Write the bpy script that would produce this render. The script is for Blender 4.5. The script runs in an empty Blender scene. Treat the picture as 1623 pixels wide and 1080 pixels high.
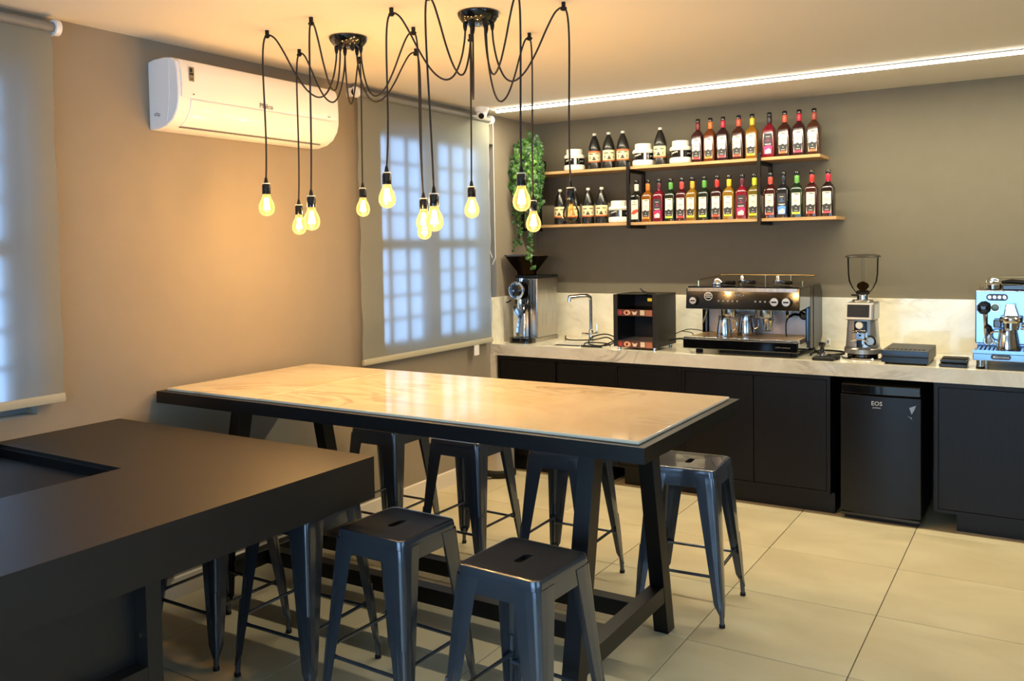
import bpy, bmesh, math, random
from mathutils import Vector, Matrix
random.seed(7)
S = bpy.context.scene
COL = S.collection
PI = math.pi

def lin(c):
    return tuple(((x/255)/12.92 if x/255 <= .04045 else ((x/255+.055)/1.055)**2.4) for x in c)

# ------------------------------------------------------------------ camera
cd = bpy.data.cameras.new('camera'); cam = bpy.data.objects.new('camera', cd); COL.objects.link(cam)
R_ = Vector((0.84954945, 0.5272634, -0.0160945)); U_ = Vector((-0.00741039, 0.0424362, 0.9990717)); F_ = Vector((-0.52745693, 0.84864155, -0.03995887))
M = Matrix((R_, U_, -F_)).transposed().to_4x4(); M.translation = Vector((3.4907, -5.9998, 1.6316))
cam.matrix_world = M
cd.sensor_fit = 'HORIZONTAL'; cd.sensor_width = 36.0
cd.lens = 36.0*1377.39/1623.0
cd.shift_x = 0.0; cd.shift_y = -(540.0-445.45)/1623.0
cd.clip_start = .02
S.camera = cam

# ------------------------------------------------------------------ world, daylight, exposure
w = bpy.data.worlds.new('world'); S.world = w; w.use_nodes = True
bgn = w.node_tree.nodes['Background']
bgn.inputs[0].default_value = (0.42, 0.66, 1.0, 1); bgn.inputs[1].default_value = 3.5
S.view_settings.view_transform = 'Standard'; S.view_settings.look = 'None'
S.view_settings.gamma = 1; S.view_settings.use_curve_mapping = False
S.view_settings.exposure = 0.0

def area(name, loc, rot, sx, sy, power, color):
    l = bpy.data.lights.new(name, 'AREA'); l.shape = 'RECTANGLE'; l.size = sx; l.size_y = sy; l.energy = power; l.color = color
    o = bpy.data.objects.new(name, l); COL.objects.link(o); o.location = loc; o.rotation_euler = rot
    return o
DAY = (0.52, 0.76, 1.0)
area('daylight_shopfront', (2.6, -7.93, 1.25), (PI/2, 0, 0), 3.6, 2.1, 68, DAY)
area('daylight_side_window', (5.13, -4.9, 1.35), (PI/2, 0, PI/2), 2.0, 1.7, 7, DAY)
BULB_POWER = 13.2
BULB_COLOR = (1.0, 0.70, 0.42)
LED_STRENGTH = 22.0
lo_ = area('led_line_light', (2.66, -.7775, 2.5775), (0, 0, 0), 5.0, .022, 82, (1.0, .87, .60))

# ------------------------------------------------------------------ materials
MATS = {}
def P(nt): return nt.nodes['Principled BSDF']
def mat(name, color, rough=.5, metal=0., coat=0., spec=.5, emit=None, es=0., **k):
    if name in MATS: return MATS[name]
    m = bpy.data.materials.new(name); m.use_nodes = True; b = P(m.node_tree)
    c = lin(color)
    b.inputs['Base Color'].default_value = (*c, 1); b.inputs['Roughness'].default_value = rough
    b.inputs['Metallic'].default_value = metal; b.inputs['Coat Weight'].default_value = coat
    b.inputs['Coat Roughness'].default_value = .05
    b.inputs['Specular IOR Level'].default_value = spec
    if emit: b.inputs['Emission Color'].default_value = (*lin(emit), 1); b.inputs['Emission Strength'].default_value = es
    for kk, v in k.items(): b.inputs[kk.replace('_', ' ')].default_value = v
    MATS[name] = m
    return m
def nd(nt, t, **k):
    n = nt.nodes.new(t)
    for a, v in k.items(): setattr(n, a, v)
    return n
def noisy(name, c1, c2, scale=4., rough=.5, stretch=(1, 1, 1), detail=6., lo=.35, hi=.65, bump=0., metal=0., coat=0., rr=None, rand=0., distort=0., spec=.5):
    """two colour procedural surface driven by object/world position noise"""
    if name in MATS: return MATS[name]
    m = mat(name, c1, rough, metal, coat, spec); nt = m.node_tree; b = P(nt)
    g = nd(nt, 'ShaderNodeNewGeometry'); mp = nd(nt, 'ShaderNodeMapping'); mp.inputs['Scale'].default_value = stretch
    nt.links.new(g.outputs['Position'], mp.inputs[0])
    n = nd(nt, 'ShaderNodeTexNoise'); n.inputs['Scale'].default_value = scale; n.inputs['Detail'].default_value = detail; n.inputs['Distortion'].default_value = distort
    if rand:
        oi = nd(nt, 'ShaderNodeObjectInfo'); vm = nd(nt, 'ShaderNodeVectorMath', operation='ADD'); mu = nd(nt, 'ShaderNodeMath', operation='MULTIPLY'); mu.inputs[1].default_value = 37.
        nt.links.new(oi.outputs['Random'], mu.inputs[0]); nt.links.new(mp.outputs[0], vm.inputs[0]); nt.links.new(mu.outputs[0], vm.inputs[1]); nt.links.new(vm.outputs[0], n.inputs['Vector'])
    else:
        nt.links.new(mp.outputs[0], n.inputs['Vector'])
    r = nd(nt, 'ShaderNodeValToRGB'); r.color_ramp.elements[0].position = lo; r.color_ramp.elements[1].position = hi
    r.color_ramp.elements[0].color = (*lin(c1), 1); r.color_ramp.elements[1].color = (*lin(c2), 1)
    nt.links.new(n.outputs['Fac'], r.inputs[0]); nt.links.new(r.outputs[0], b.inputs['Base Color'])
    if bump:
        bp = nd(nt, 'ShaderNodeBump'); bp.inputs['Strength'].default_value = bump; bp.inputs['Distance'].default_value = .002
        nt.links.new(n.outputs['Fac'], bp.inputs['Height']); nt.links.new(bp.outputs[0], b.inputs['Normal'])
    if rr:
        mr = nd(nt, 'ShaderNodeMapRange'); mr.inputs[3].default_value = rr[0]; mr.inputs[4].default_value = rr[1]
        nt.links.new(n.outputs['Fac'], mr.inputs[0]); nt.links.new(mr.outputs[0], b.inputs['Roughness'])
    return m
def marble(name, base, warm, vein, rough=.12, scale=1.6):
    if name in MATS: return MATS[name]
    m = mat(name, base, rough, 0., 0.25); nt = m.node_tree; b = P(nt)
    g = nd(nt, 'ShaderNodeNewGeometry'); mp = nd(nt, 'ShaderNodeMapping'); mp.inputs['Rotation'].default_value = (.2, .3, .5); mp.inputs['Scale'].default_value = (1, 1.6, 1.3)
    nt.links.new(g.outputs['Position'], mp.inputs[0])
    n1 = nd(nt, 'ShaderNodeTexNoise'); n1.inputs['Scale'].default_value = scale; n1.inputs['Detail'].default_value = 9.; n1.inputs['Distortion'].default_value = 1.6; n1.inputs['Roughness'].default_value = .62
    nt.links.new(mp.outputs[0], n1.inputs['Vector'])
    r1 = nd(nt, 'ShaderNodeValToRGB'); e = r1.color_ramp.elements
    e[0].position = .3; e[0].color = (*lin(warm), 1); e[1].position = .62; e[1].color = (*lin(base), 1)
    nt.links.new(n1.outputs['Fac'], r1.inputs[0])
    n2 = nd(nt, 'ShaderNodeTexNoise'); n2.inputs['Scale'].default_value = scale*1.1; n2.inputs['Detail'].default_value = 7.; n2.inputs['Distortion'].default_value = 2.4
    mp2 = nd(nt, 'ShaderNodeMapping'); mp2.inputs['Location'].default_value = (3.1, 7.7, 1.3); mp2.inputs['Scale'].default_value = (.8, 2.2, 1.2); mp2.inputs['Rotation'].default_value = (0, 0, .5)
    nt.links.new(g.outputs['Position'], mp2.inputs[0]); nt.links.new(mp2.outputs[0], n2.inputs['Vector'])
    r2 = nd(nt, 'ShaderNodeValToRGB'); e = r2.color_ramp.elements
    e[0].position = .45; e[0].color = (0, 0, 0, 1); e[1].position = .5; e[1].color = (1, 1, 1, 1); e2 = e.new(.56); e2.color = (0, 0, 0, 1)
    nt.links.new(n2.outputs['Fac'], r2.inputs[0])
    mm = nd(nt, 'ShaderNodeMath', operation='MULTIPLY'); mk_ = nd(nt, 'ShaderNodeTexNoise'); mk_.inputs['Scale'].default_value = 1.7; nt.links.new(g.outputs['Position'], mk_.inputs['Vector']); mr_ = nd(nt, 'ShaderNodeMapRange'); mr_.inputs[1].default_value = .5; mr_.inputs[2].default_value = .7; mr_.inputs[4].default_value = .9; nt.links.new(mk_.outputs['Fac'], mr_.inputs[0]); nt.links.new(r2.outputs[0], mm.inputs[0]); nt.links.new(mr_.outputs[0], mm.inputs[1])
    mx = nd(nt, 'ShaderNodeMixRGB'); mx.inputs[2].default_value = (*lin(vein), 1)
    nt.links.new(mm.outputs[0], mx.inputs[0]); nt.links.new(r1.outputs[0], mx.inputs[1]); nt.links.new(mx.outputs[0], b.inputs['Base Color'])
    return m
def thin_glass(name, tint=(255, 255, 255), gl=.12, emit=None, es=0.):
    """thin-walled clear shell: straight-through transmission plus fresnel reflection"""
    if name in MATS: return MATS[name]
    m = bpy.data.materials.new(name); m.use_nodes = True; nt = m.node_tree; nt.nodes.remove(P(nt)); out = nt.nodes['Material Output']
    t = nd(nt, 'ShaderNodeBsdfTransparent'); t.inputs[0].default_value = (*lin(tint), 1)
    g = nd(nt, 'ShaderNodeBsdfGlossy'); g.inputs['Roughness'].default_value = .04
    f = nd(nt, 'ShaderNodeLayerWeight'); f.inputs[0].default_value = gl
    mx = nd(nt, 'ShaderNodeMixShader'); nt.links.new(f.outputs['Fresnel'], mx.inputs[0]); nt.links.new(t.outputs[0], mx.inputs[1]); nt.links.new(g.outputs[0], mx.inputs[2])
    last = mx
    if emit:
        e = nd(nt, 'ShaderNodeEmission'); e.inputs[0].default_value = (*lin(emit), 1); e.inputs[1].default_value = es
        ad = nd(nt, 'ShaderNodeAddShader'); nt.links.new(mx.outputs[0], ad.inputs[0]); nt.links.new(e.outputs[0], ad.inputs[1]); last = ad
    nt.links.new(last.outputs[0], out.inputs[0]); MATS[name] = m
    return m
def blind_cloth():
    m = bpy.data.materials.new('blind_cloth'); m.use_nodes = True; nt = m.node_tree; nt.nodes.remove(P(nt)); out = nt.nodes['Material Output']
    d = nd(nt, 'ShaderNodeBsdfDiffuse'); d.inputs[0].default_value = (*lin((172, 174, 160)), 1)
    tl = nd(nt, 'ShaderNodeBsdfTranslucent'); tl.inputs[0].default_value = (*lin((150, 165, 175)), 1)
    rf = nd(nt, 'ShaderNodeBsdfRefraction'); rf.inputs['Roughness'].default_value = 1.0; rf.inputs['IOR'].default_value = 1.085; rf.inputs[0].default_value = (*lin((225, 232, 240)), 1)
    wv = nd(nt, 'ShaderNodeTexNoise'); wv.inputs['Scale'].default_value = 3.; g = nd(nt, 'ShaderNodeNewGeometry'); mp = nd(nt, 'ShaderNodeMapping'); mp.inputs['Scale'].default_value = (1, .6, 6)
    nt.links.new(g.outputs['Position'], mp.inputs[0]); nt.links.new(mp.outputs[0], wv.inputs['Vector'])
    bp = nd(nt, 'ShaderNodeBump'); bp.inputs['Strength'].default_value = .25; bp.inputs['Distance'].default_value = .01
    nt.links.new(wv.outputs['Fac'], bp.inputs['Height']); nt.links.new(bp.outputs[0], d.inputs['Normal'])
    a = nd(nt, 'ShaderNodeMixShader'); a.inputs[0].default_value = .35; nt.links.new(d.outputs[0], a.inputs[1]); nt.links.new(tl.outputs[0], a.inputs[2])
    b = nd(nt, 'ShaderNodeMixShader'); b.inputs[0].default_value = .34; nt.links.new(a.outputs[0], b.inputs[1]); nt.links.new(rf.outputs[0], b.inputs[2])
    nt.links.new(b.outputs[0], out.inputs[0])
    return m

wallm_lit = noisy('wall_paint_lit', (141, 131, 114), (143, 133, 116), 9, .7, bump=.02, spec=.3)  # same wall paint, lightened to stand in for stronger bulb light on the left wall
wallm = noisy('wall_paint', (114, 108, 91), (116, 110, 93), 9, .7, bump=.02, spec=.3)
ceilm = mat('ceiling_paint', (226, 218, 200), .8, spec=.2)
tilem = noisy('floor_porcelain', (192, 181, 146), (206, 196, 162), 2.2, .34, (1, 1.6, 1), rand=1, rr=(.28, .42), distort=.6)
groutm = mat('grout', (92, 80, 64), .9)
basem = mat('baseboard_white', (214, 206, 192), .4)
quartz = marble('counter_quartzite', (240, 235, 214), (214, 207, 182), (160, 154, 138), .10, 2.2)
tquartz = marble('table_marble', (226, 214, 188), (212, 196, 166), (170, 154, 128), .07, 1.3)
blackwood = noisy('black_oak', (7, 6, 7), (14, 12, 13), 9, .42, (12, 12, .7), detail=8, bump=.25, spec=.3)
penin = noisy('peninsula_laminate', (9, 8, 7), (14, 11, 10), 6, .42, (1, 14, 14), detail=7, bump=.06, spec=.6)
blacksteel = mat('black_powder_steel', (8, 8, 9), .38, spec=.35)
gloss = mat('gloss_black', (12, 12, 13), .12, coat=.4)
matteblk = mat('matte_black', (12, 12, 13), .6, spec=.3)
rubber = mat('black_rubber', (14, 14, 14), .8)
gun = mat('gunmetal_enamel', (78, 84, 92), .2, .55, coat=.6)
chrome = mat('chrome', (225, 225, 225), .08, 1.)
steel = noisy('brushed_steel', (176, 174, 170), (196, 194, 190), 6, .28, (14, 14, 1), metal=1., rr=(.26, .32))
steelp = mat('polished_steel', (205, 207, 210), .12, 1.)
silver = mat('silver_paint', (165, 163, 158), .3, .7)
white = mat('white_plastic', (236, 236, 234), .32, coat=.2)
offwhite = mat('cream_plastic', (238, 232, 214), .4)
greyp = mat('grey_print', (110, 108, 104), .6)
wood = noisy('oak_shelf', (196, 158, 108), (172, 132, 84), 8, .5, (1, 14, 14), detail=6)
cordm = mat('cord_fabric', (26, 22, 20), .7)
blind = blind_cloth()
alu = mat('roller_grey', (122, 122, 118), .5)
clear = thin_glass('clear_glass', (248, 248, 246), .1)
smoke = thin_glass('smoked_glass', (140, 124, 104), .04)
bulbglass = thin_glass('bulb_glass', (255, 230, 180), .2, (255, 206, 124), .6)
bulboff = thin_glass('bulb_glass_unlit', (252, 246, 234), .22)
fil = mat('filament_lit', (255, 220, 150), .5, emit=(255, 214, 140), es=60)
filoff = mat('filament_unlit', (230, 190, 110), .4, .3)
winglass = thin_glass('window_glass', (240, 246, 250), .15)
winframe = mat('window_frame_paint', (120, 124, 128), .6)
ledm = mat('led_diffuser', (255, 244, 228), .5, emit=(255, 246, 232), es=LED_STRENGTH)
screen = mat('dark_screen', (10, 8, 8), .35)
gold = mat('print_white', (226, 224, 218), .5)
brass = mat('brass', (214, 196, 150), .22, 1.)

# ------------------------------------------------------------------ mesh helpers
class MB:
    def __init__(s): s.v = []; s.f = []; s.m = []; s.cm = 0
    def mat(s, i): s.cm = i; return s
    def add(s, vs, fs):
        o = len(s.v); s.v += [tuple(x) for x in vs]
        for f in fs: s.f.append(tuple(o+i for i in f)); s.m.append(s.cm)
        return s
    def box(s, x0, x1, y0, y1, z0, z1):
        return s.add([(x0, y0, z0), (x1, y0, z0), (x1, y1, z0), (x0, y1, z0), (x0, y0, z1), (x1, y0, z1), (x1, y1, z1), (x0, y1, z1)],
                     [(0, 3, 2, 1), (4, 5, 6, 7), (0, 1, 5, 4), (1, 2, 6, 5), (2, 3, 7, 6), (3, 0, 4, 7)])
    def hexa(s, b, t):
        return s.add(list(b)+list(t), [(0, 3, 2, 1), (4, 5, 6, 7), (0, 1, 5, 4), (1, 2, 6, 5), (2, 3, 7, 6), (3, 0, 4, 7)])
    def loft(s, loops, closed=True, cap0=True, cap1=True):
        n = len(loops[0]); vs = [p for l in loops for p in l]; fs = []
        for i in range(len(loops)-1):
            for j in range(n if closed else n-1):
                k = (j+1) % n; fs.append((i*n+j, i*n+k, (i+1)*n+k, (i+1)*n+j))
        if cap0: fs.append(tuple(range(n))[::-1])
        if cap1: fs.append(tuple((len(loops)-1)*n+j for j in range(n)))
        return s.add(vs, fs)
    def lathe(s, prof, c=(0, 0, 0), n=24, axis='z', sx=1., sy=1., cap=True):
        L = []
        for r, z in prof:
            l = []
            for i in range(n):
                a = 2*PI*i/n; x, y = r*math.cos(a)*sx, r*math.sin(a)*sy
                if axis == 'z': p = (x, y, z)
                elif axis == 'y': p = (x, -z, y)
                else: p = (z, x, y)
                l.append((p[0]+c[0], p[1]+c[1], p[2]+c[2]))
            L.append(l)
        return s.loft(L, cap0=cap, cap1=cap)
    def tube(s, pts, r, n=8, cap=True):
        pts = [Vector(p) for p in pts]; L = []; up = None
        for i, p in enumerate(pts):
            d = (pts[min(i+1, len(pts)-1)]-pts[max(i-1, 0)]).normalized()
            if up is None:
                up = d.orthogonal().normalized()
            else:
                up = (up-d*up.dot(d)); up = up.normalized() if up.length > 1e-6 else d.orthogonal().normalized()
            q = d.cross(up); rr = r[i] if isinstance(r, (list, tuple)) else r
            L.append([tuple(p+up*(rr*math.cos(2*PI*k/n))+q*(rr*math.sin(2*PI*k/n))) for k in range(n)])
        return s.loft(L, cap0=cap, cap1=cap)
    def cyl(s, a, b, r, n=16, r2=None): return s.tube([a, b], [r, r if r2 is None else r2], n)
    def prism(s, poly, a, b, axis='x'):
        def q(u, v, t): return {'x': (t, u, v), 'y': (u, t, v), 'z': (u, v, t)}[axis]
        return s.loft([[q(u, v, a) for u, v in poly], [q(u, v, b) for u, v in poly]])
    def arc(s, c, r, a0, a1, z0, z1, n=8):
        """curved patch on an upright cylinder; angles measured from -y"""
        vs = []
        for i in range(n+1):
            a = a0+(a1-a0)*i/n; x, y = c[0]+r*math.sin(a), c[1]-r*math.cos(a); vs += [(x, y, z0), (x, y, z1)]
        return s.add(vs, [(2*i, 2*i+2, 2*i+3, 2*i+1) for i in range(n)])
    def ball(s, c, r, n=12, sz=1.):
        k = n//2; return s.lathe([(max(r*math.sin(PI*i/k), r*.02), -r*sz*math.cos(PI*i/k)) for i in range(k+1)], c, n)
    def build(s, name, mats, parent=None, bevel=0., seg=2, smooth=35, solid=0., kind=None, label=None, face_x=False, wn=False):
        me = bpy.data.meshes.new(name); o0 = wl(parent) if parent else Vector((0, 0, 0))
        me.from_pydata([(x-o0.x, y-o0.y, z-o0.z) for x, y, z in s.v], [], s.f)
        if not isinstance(mats, (list, tuple)): mats = [mats]
        for m in mats: me.materials.append(m)
        if len(mats) > 1: me.polygons.foreach_set('material_index', s.m)
        bm = bmesh.new(); bm.from_mesh(me); bmesh.ops.recalc_face_normals(bm, faces=bm.faces)
        if face_x and sum(f.normal.x for f in bm.faces) < 0: bmesh.ops.reverse_faces(bm, faces=bm.faces)
        bm.to_mesh(me); bm.free()
        if smooth:
            me.polygons.foreach_set('use_smooth', [True]*len(me.polygons)); me.set_sharp_from_angle(angle=math.radians(smooth))
        me.update()
        o = bpy.data.objects.new(name, me); COL.objects.link(o)
        if parent: o.parent = parent
        if solid:
            md = o.modifiers.new('solid', 'SOLIDIFY'); md.thickness = solid; md.offset = 0
        if wn:
            md = o.modifiers.new('wn', 'WEIGHTED_NORMAL'); md.keep_sharp = True; md.weight = 80
        if bevel:
            md = o.modifiers.new('bevel', 'BEVEL'); md.width = bevel; md.segments = seg; md.limit_method = 'ANGLE'; md.angle_limit = math.radians(40)
        if kind: o['kind'] = kind
        if label: o['label'] = label
        return o
def wl(o):
    v = Vector((0, 0, 0))
    while o: v += o.location; o = o.parent
    return v
def thing(name, label, cat, loc=(0, 0, 0), group=None):
    o = bpy.data.objects.new(name, None); COL.objects.link(o); o.location = loc; o.empty_display_size = .05
    o['label'] = label; o['category'] = cat
    if group: o['group'] = group
    return o
def tag(o, label, cat, group=None):
    o['label'] = label; o['category'] = cat
    if group: o['group'] = group
    return o
def struct(o): o['kind'] = 'structure'; return o
def dup(src, loc, rz=0., label=None):
    r = src.copy(); COL.objects.link(r); r.location = loc; r.rotation_euler = (0, 0, rz)
    if label: r['label'] = label
    for ch in list(src.children):
        c = ch.copy(); COL.objects.link(c); c.parent = r
        for g in list(ch.children):
            d = g.copy(); COL.objects.link(d); d.parent = c
    return r
def text(name, body, size, loc, rot, m, parent, ext=.0006, align='CENTER', sx=1.):
    c = bpy.data.curves.new(name, 'FONT'); c.body = body; c.size = size; c.extrude = ext; c.align_x = align; c.align_y = 'CENTER'; c.resolution_u = 2
    t = bpy.data.objects.new('tmp', c); COL.objects.link(t); bpy.context.view_layer.update()
    me = bpy.data.meshes.new_from_object(t.evaluated_get(bpy.context.evaluated_depsgraph_get()))
    bpy.data.objects.remove(t)
    me.name = name; me.materials.clear(); me.materials.append(m)
    o = bpy.data.objects.new(name, me); COL.objects.link(o); o.parent = parent
    o.location = Vector(loc)-(wl(parent) if parent else Vector((0, 0, 0))); o.rotation_euler = rot; o.scale = (sx, 1, 1)
    return o
FRONT = (PI/2, 0, 0); SIDE = (PI/2, 0, PI/2)
def rsq(hx, hy, r, z, cx=0., cy=0., k=5):
    """rounded rectangle loop, 4*k points"""
    out = []
    for qx, qy, a0 in ((1, 1, 0), (-1, 1, PI/2), (-1, -1, PI), (1, -1, 1.5*PI)):
        for i in range(k):
            a = a0+PI/2*i/(k-1); out.append((cx+qx*(hx-r)+r*math.cos(a), cy+qy*(hy-r)+r*math.sin(a), z))
    return out
def bez(p0, p1, p2, p3, n=18):
    p0, p1, p2, p3 = map(Vector, (p0, p1, p2, p3)); o = []
    for i in range(n+1):
        t = i/n; o.append(p0*(1-t)**3+p1*3*t*(1-t)**2+p2*3*t*t*(1-t)+p3*t**3)
    return o
def smoothpath(pts, sub=6):
    pts = [Vector(p) for p in pts]; o = []
    for i in range(len(pts)-1):
        a, b, c, d = pts[max(i-1, 0)], pts[i], pts[i+1], pts[min(i+2, len(pts)-1)]
        for j in range(sub):
            t = j/sub; o.append(.5*((2*b)+(c-a)*t+(2*a-5*b+4*c-d)*t*t+(3*b-a-3*c+d)*t**3))
    o.append(pts[-1]); return o

# ------------------------------------------------------------------ the room
H = 2.595; XR = 5.2; YN = -8.0
floor = struct(MB().box(-.2, XR+.2, YN-.2, .2, -.12, -.004).build('floor', groutm, smooth=0))
TX, TY, X0, Y0 = .6321, .6242, 2.2216, -.7698
tp = None
for i in range(-4, 5):
    for j in range(-2, 12):
        x0, x1 = X0+i*TX+.0022, X0+(i+1)*TX-.0022; y1, y0 = Y0-j*TY-.0022, Y0-(j+1)*TY+.0022
        cx0, cx1, cy0, cy1 = max(x0, 0.), min(x1, XR), max(y0, YN), min(y1, 0.)
        if cx1-cx0 < .03 or cy1-cy0 < .03: continue
        full = abs((cx1-cx0)-(x1-x0)) < 1e-6 and abs((cy1-cy0)-(y1-y0)) < 1e-6
        if full and tp:
            o = tp.copy(); COL.objects.link(o); o.location = ((x0+x1)/2, (y0+y1)/2, 0)
        else:
            a, b = (cx1-cx0)/2, (cy1-cy0)/2
            o = MB().loft([rsq(a, b, .001, -.006, k=2), rsq(a, b, .001, -.0007, k=2), rsq(a-.001, b-.001, .001, 0, k=2)]).build('tile', tilem, smooth=0)
            o.parent = floor; o.location = ((cx0+cx1)/2, (cy0+cy1)/2, 0)
            if full: tp = o
W1 = (-1.885, -.60, .985, 2.38)      # opening y0 y1 z0 z1 of the window nearer the corner
W2 = (-5.30, -4.045, .98, 2.38)
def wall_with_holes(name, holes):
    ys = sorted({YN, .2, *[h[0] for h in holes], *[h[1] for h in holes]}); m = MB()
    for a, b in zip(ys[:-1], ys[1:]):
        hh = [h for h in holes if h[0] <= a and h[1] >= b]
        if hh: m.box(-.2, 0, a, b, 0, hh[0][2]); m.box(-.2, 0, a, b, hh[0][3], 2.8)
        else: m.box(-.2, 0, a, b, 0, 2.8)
    return struct(m.build(name, wallm_lit, smooth=0))
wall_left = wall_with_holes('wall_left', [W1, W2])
struct(MB().box(0, XR, 0, .2, 0, 2.8).build('wall_back', wallm, smooth=0))
struct(MB().box(XR, XR+.2, YN, -6.0, 0, 2.8).box(XR, XR+.2, -3.8, .2, 0, 2.8).box(XR, XR+.2, -6.0, -3.8, 0, .45).box(XR, XR+.2, -6.0, -3.8, 2.25, 2.8).build('wall_right', wallm, smooth=0))
struct(MB().box(-.2, .7, YN-.2, YN, 0, 2.8).box(4.5, XR+.2, YN-.2, YN, 0, 2.8).box(.7, 4.5, YN-.2, YN, 2.4, 2.8).build('wall_front', wallm, smooth=0))
cz = H
struct(MB().box(0, XR, YN, -.935, cz, 2.8).box(0, XR, -.735, 0, cz, 2.8).box(0, .13, -.935, -.735, cz, 2.8).box(.13, XR, -.935, -.735, cz+.006, 2.8).build('ceiling', ceilm, smooth=0))
bb = MB()
for z0, z1, d in ((0, .098, .012),): bb.box(0, d, YN, -.70, z0, z1)
bb.prism([(0, .098), (.012, .098), (.006, .105), (0, .105)], YN, -.70, 'y')
struct(bb.build('baseboard_left', basem, smooth=0))
# glazing behind the blinds
def window(name, W, cols):
    y0, y1, z0, z1 = W; f = struct(MB().box(-.17, -.09, y0, y0+.035, z0, z1).box(-.17, -.09, y1-.035, y1, z0, z1).box(-.17, -.09, y0+.035, y1-.035, z1-.035, z1).box(-.17, -.09, y0+.035, y1-.035, z0, z0+.035).build(name, winframe, smooth=0))
    mid = (y0+y1)/2; zc = 1.655
    MB().box(-.165, -.095, mid-.065, mid+.065, z0+.035, z1-.035).build('mullion', winframe, f, smooth=0)
    MB().box(-.163, -.097, y0+.035, mid-.065, zc-.035, zc+.035).box(-.163, -.097, mid+.065, y1-.035, zc-.035, zc+.035).build('transom', winframe, f, smooth=0)
    for a, b in ((y0+.035, mid-.065), (mid+.065, y1-.035)):
        for c, d in ((z0+.035, zc-.035), (zc+.035, z1-.035)):
            s = MB()
            for k in range(1, cols): yy = a+(b-a)*k/cols; s.box(-.14, -.115, yy-.008, yy+.008, c, d)
            for k in range(1, 4): zz = c+(d-c)*k/4; s.box(-.139, -.116, a, b, zz-.008, zz+.008)
            s.build('glazing_bar', winframe, f, smooth=0)
            MB().box(-.1325, -.1275, a, b, c, d).build('pane', winglass, f, smooth=0)
    return f
window('window_1', W1, 3); window('window_2', W2, 3)
# shop front and side window that let the daylight in
def big_window(name, axis, a0, a1, z0, z1, at, n):
    m = MB()
    def bx(p, q, r, s_): (m.box(p, q, at-.04, at+.04, r, s_) if axis == 'x' else m.box(at-.04, at+.04, p, q, r, s_))
    bx(a0, a0+.05, z0, z1); bx(a1-.05, a1, z0, z1); bx(a0+.05, a1-.05, z0, z0+.05); bx(a0+.05, a1-.05, z1-.05, z1)
    for k in range(1, n): x = a0+(a1-a0)*k/n; bx(x-.025, x+.025, z0+.05, z1-.05)
    f = struct(m.build(name, blacksteel, smooth=0)); g = MB(); a, b = a0+.05, a1-.05
    for k in range(n):
        u, v = a+(b-a)*k/n+.025, a+(b-a)*(k+1)/n-.025
        g = MB(); (g.box(u, v, at-.003, at+.003, z0+.05, z1-.05) if axis == 'x' else g.box(at-.003, at+.003, u, v, z0+.05, z1-.05))
        g.build('pane', winglass, f, smooth=0)
big_window('window_3', 'x', .7, 4.5, 0, 2.4, YN-.1, 4)
big_window('window_4', 'y', -6.0, -3.8, .45, 2.25, XR+.1, 2)

# LED line let into the ceiling channel
t = thing('linear_light', 'long white LED line recessed in the ceiling channel above the coffee counter', 'ceiling light', (.13, -.75, H))
MB().box(.14, XR-.01, -.792, -.763, H-.001, H+.0055).build('housing', alu, t, smooth=0)
MB().box(.14, XR-.01, -.790, -.765, H-.016, H-.0015).build('diffuser', ledm, t, smooth=0)

# ------------------------------------------------------------------ roller blinds
def roller_blind(name, label, y0, y1, z0, ztop, chain):
    t = thing(name, label, 'roller blind', (.06, (y0+y1)/2, ztop))
    n = 30; vs = []; L = []
    for i in range(n+1):
        z = ztop-.02-(ztop-.02-z0)*i/n; x = .05+.004*math.sin(i*.55)+.003*math.sin(i*1.3)
        L.append([(x, y0+(y1-y0)*k/8, z) for k in range(9)])
    MB().loft(L, closed=False, cap0=False, cap1=False).build('cloth', blind, t, face_x=True)
    MB().cyl((.055, y0-.005, ztop), (.055, y1+.005, ztop), .020, 20).build('roller', alu, t)
    for s, y in ((-1, y0-.005), (1, y1+.005)):
        b = MB().lathe([(.032, 0), (.032, .022), (.02, .026)], (.055, y if s < 0 else y, ztop), 20, 'y') if s < 0 else MB().lathe([(.02, -.026), (.032, -.022), (.032, 0)], (.055, y, ztop), 20, 'y')
        b.box(.0, .05, y-.026 if s < 0 else y+.002, y-.002 if s < 0 else y+.026, ztop-.024, ztop+.024)
        b.build('bracket', white, t)
    MB().prism([(.044, z0-.004), (.058, z0-.004), (.061, z0+.012), (.056, z0+.03), (.046, z0+.03), (.041, z0+.012)], y0, y1, 'y').build('bottom_bar', mat('bottom_bar_cloth', (172, 168, 146), .6), t)
    if chain:
        for dx, zb in ((.03, 1.55), (.075, 1.50)):
            MB().tube([(dx, y1+.02, ztop), (dx, y1+.021, 2.2), (dx+.004, y1+.018, zb+.05), (.052, y1+.018, zb)], .0028, 6).build('pull_chain', offwhite, t)
        MB().box(.052, .054, -.985, -.925, z0-.078, z0-.004).build('paper_tag', white, t)
    return t
roller_blind('roller_blind', 'grey translucent roller blind over the barred window beside the coffee counter', -2.14, -.75, .945, 2.54, True)
roller_blind('roller_blind', 'grey translucent roller blind cut off by the left picture edge', -5.45, -3.96, 1.03, 2.545, False)

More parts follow.
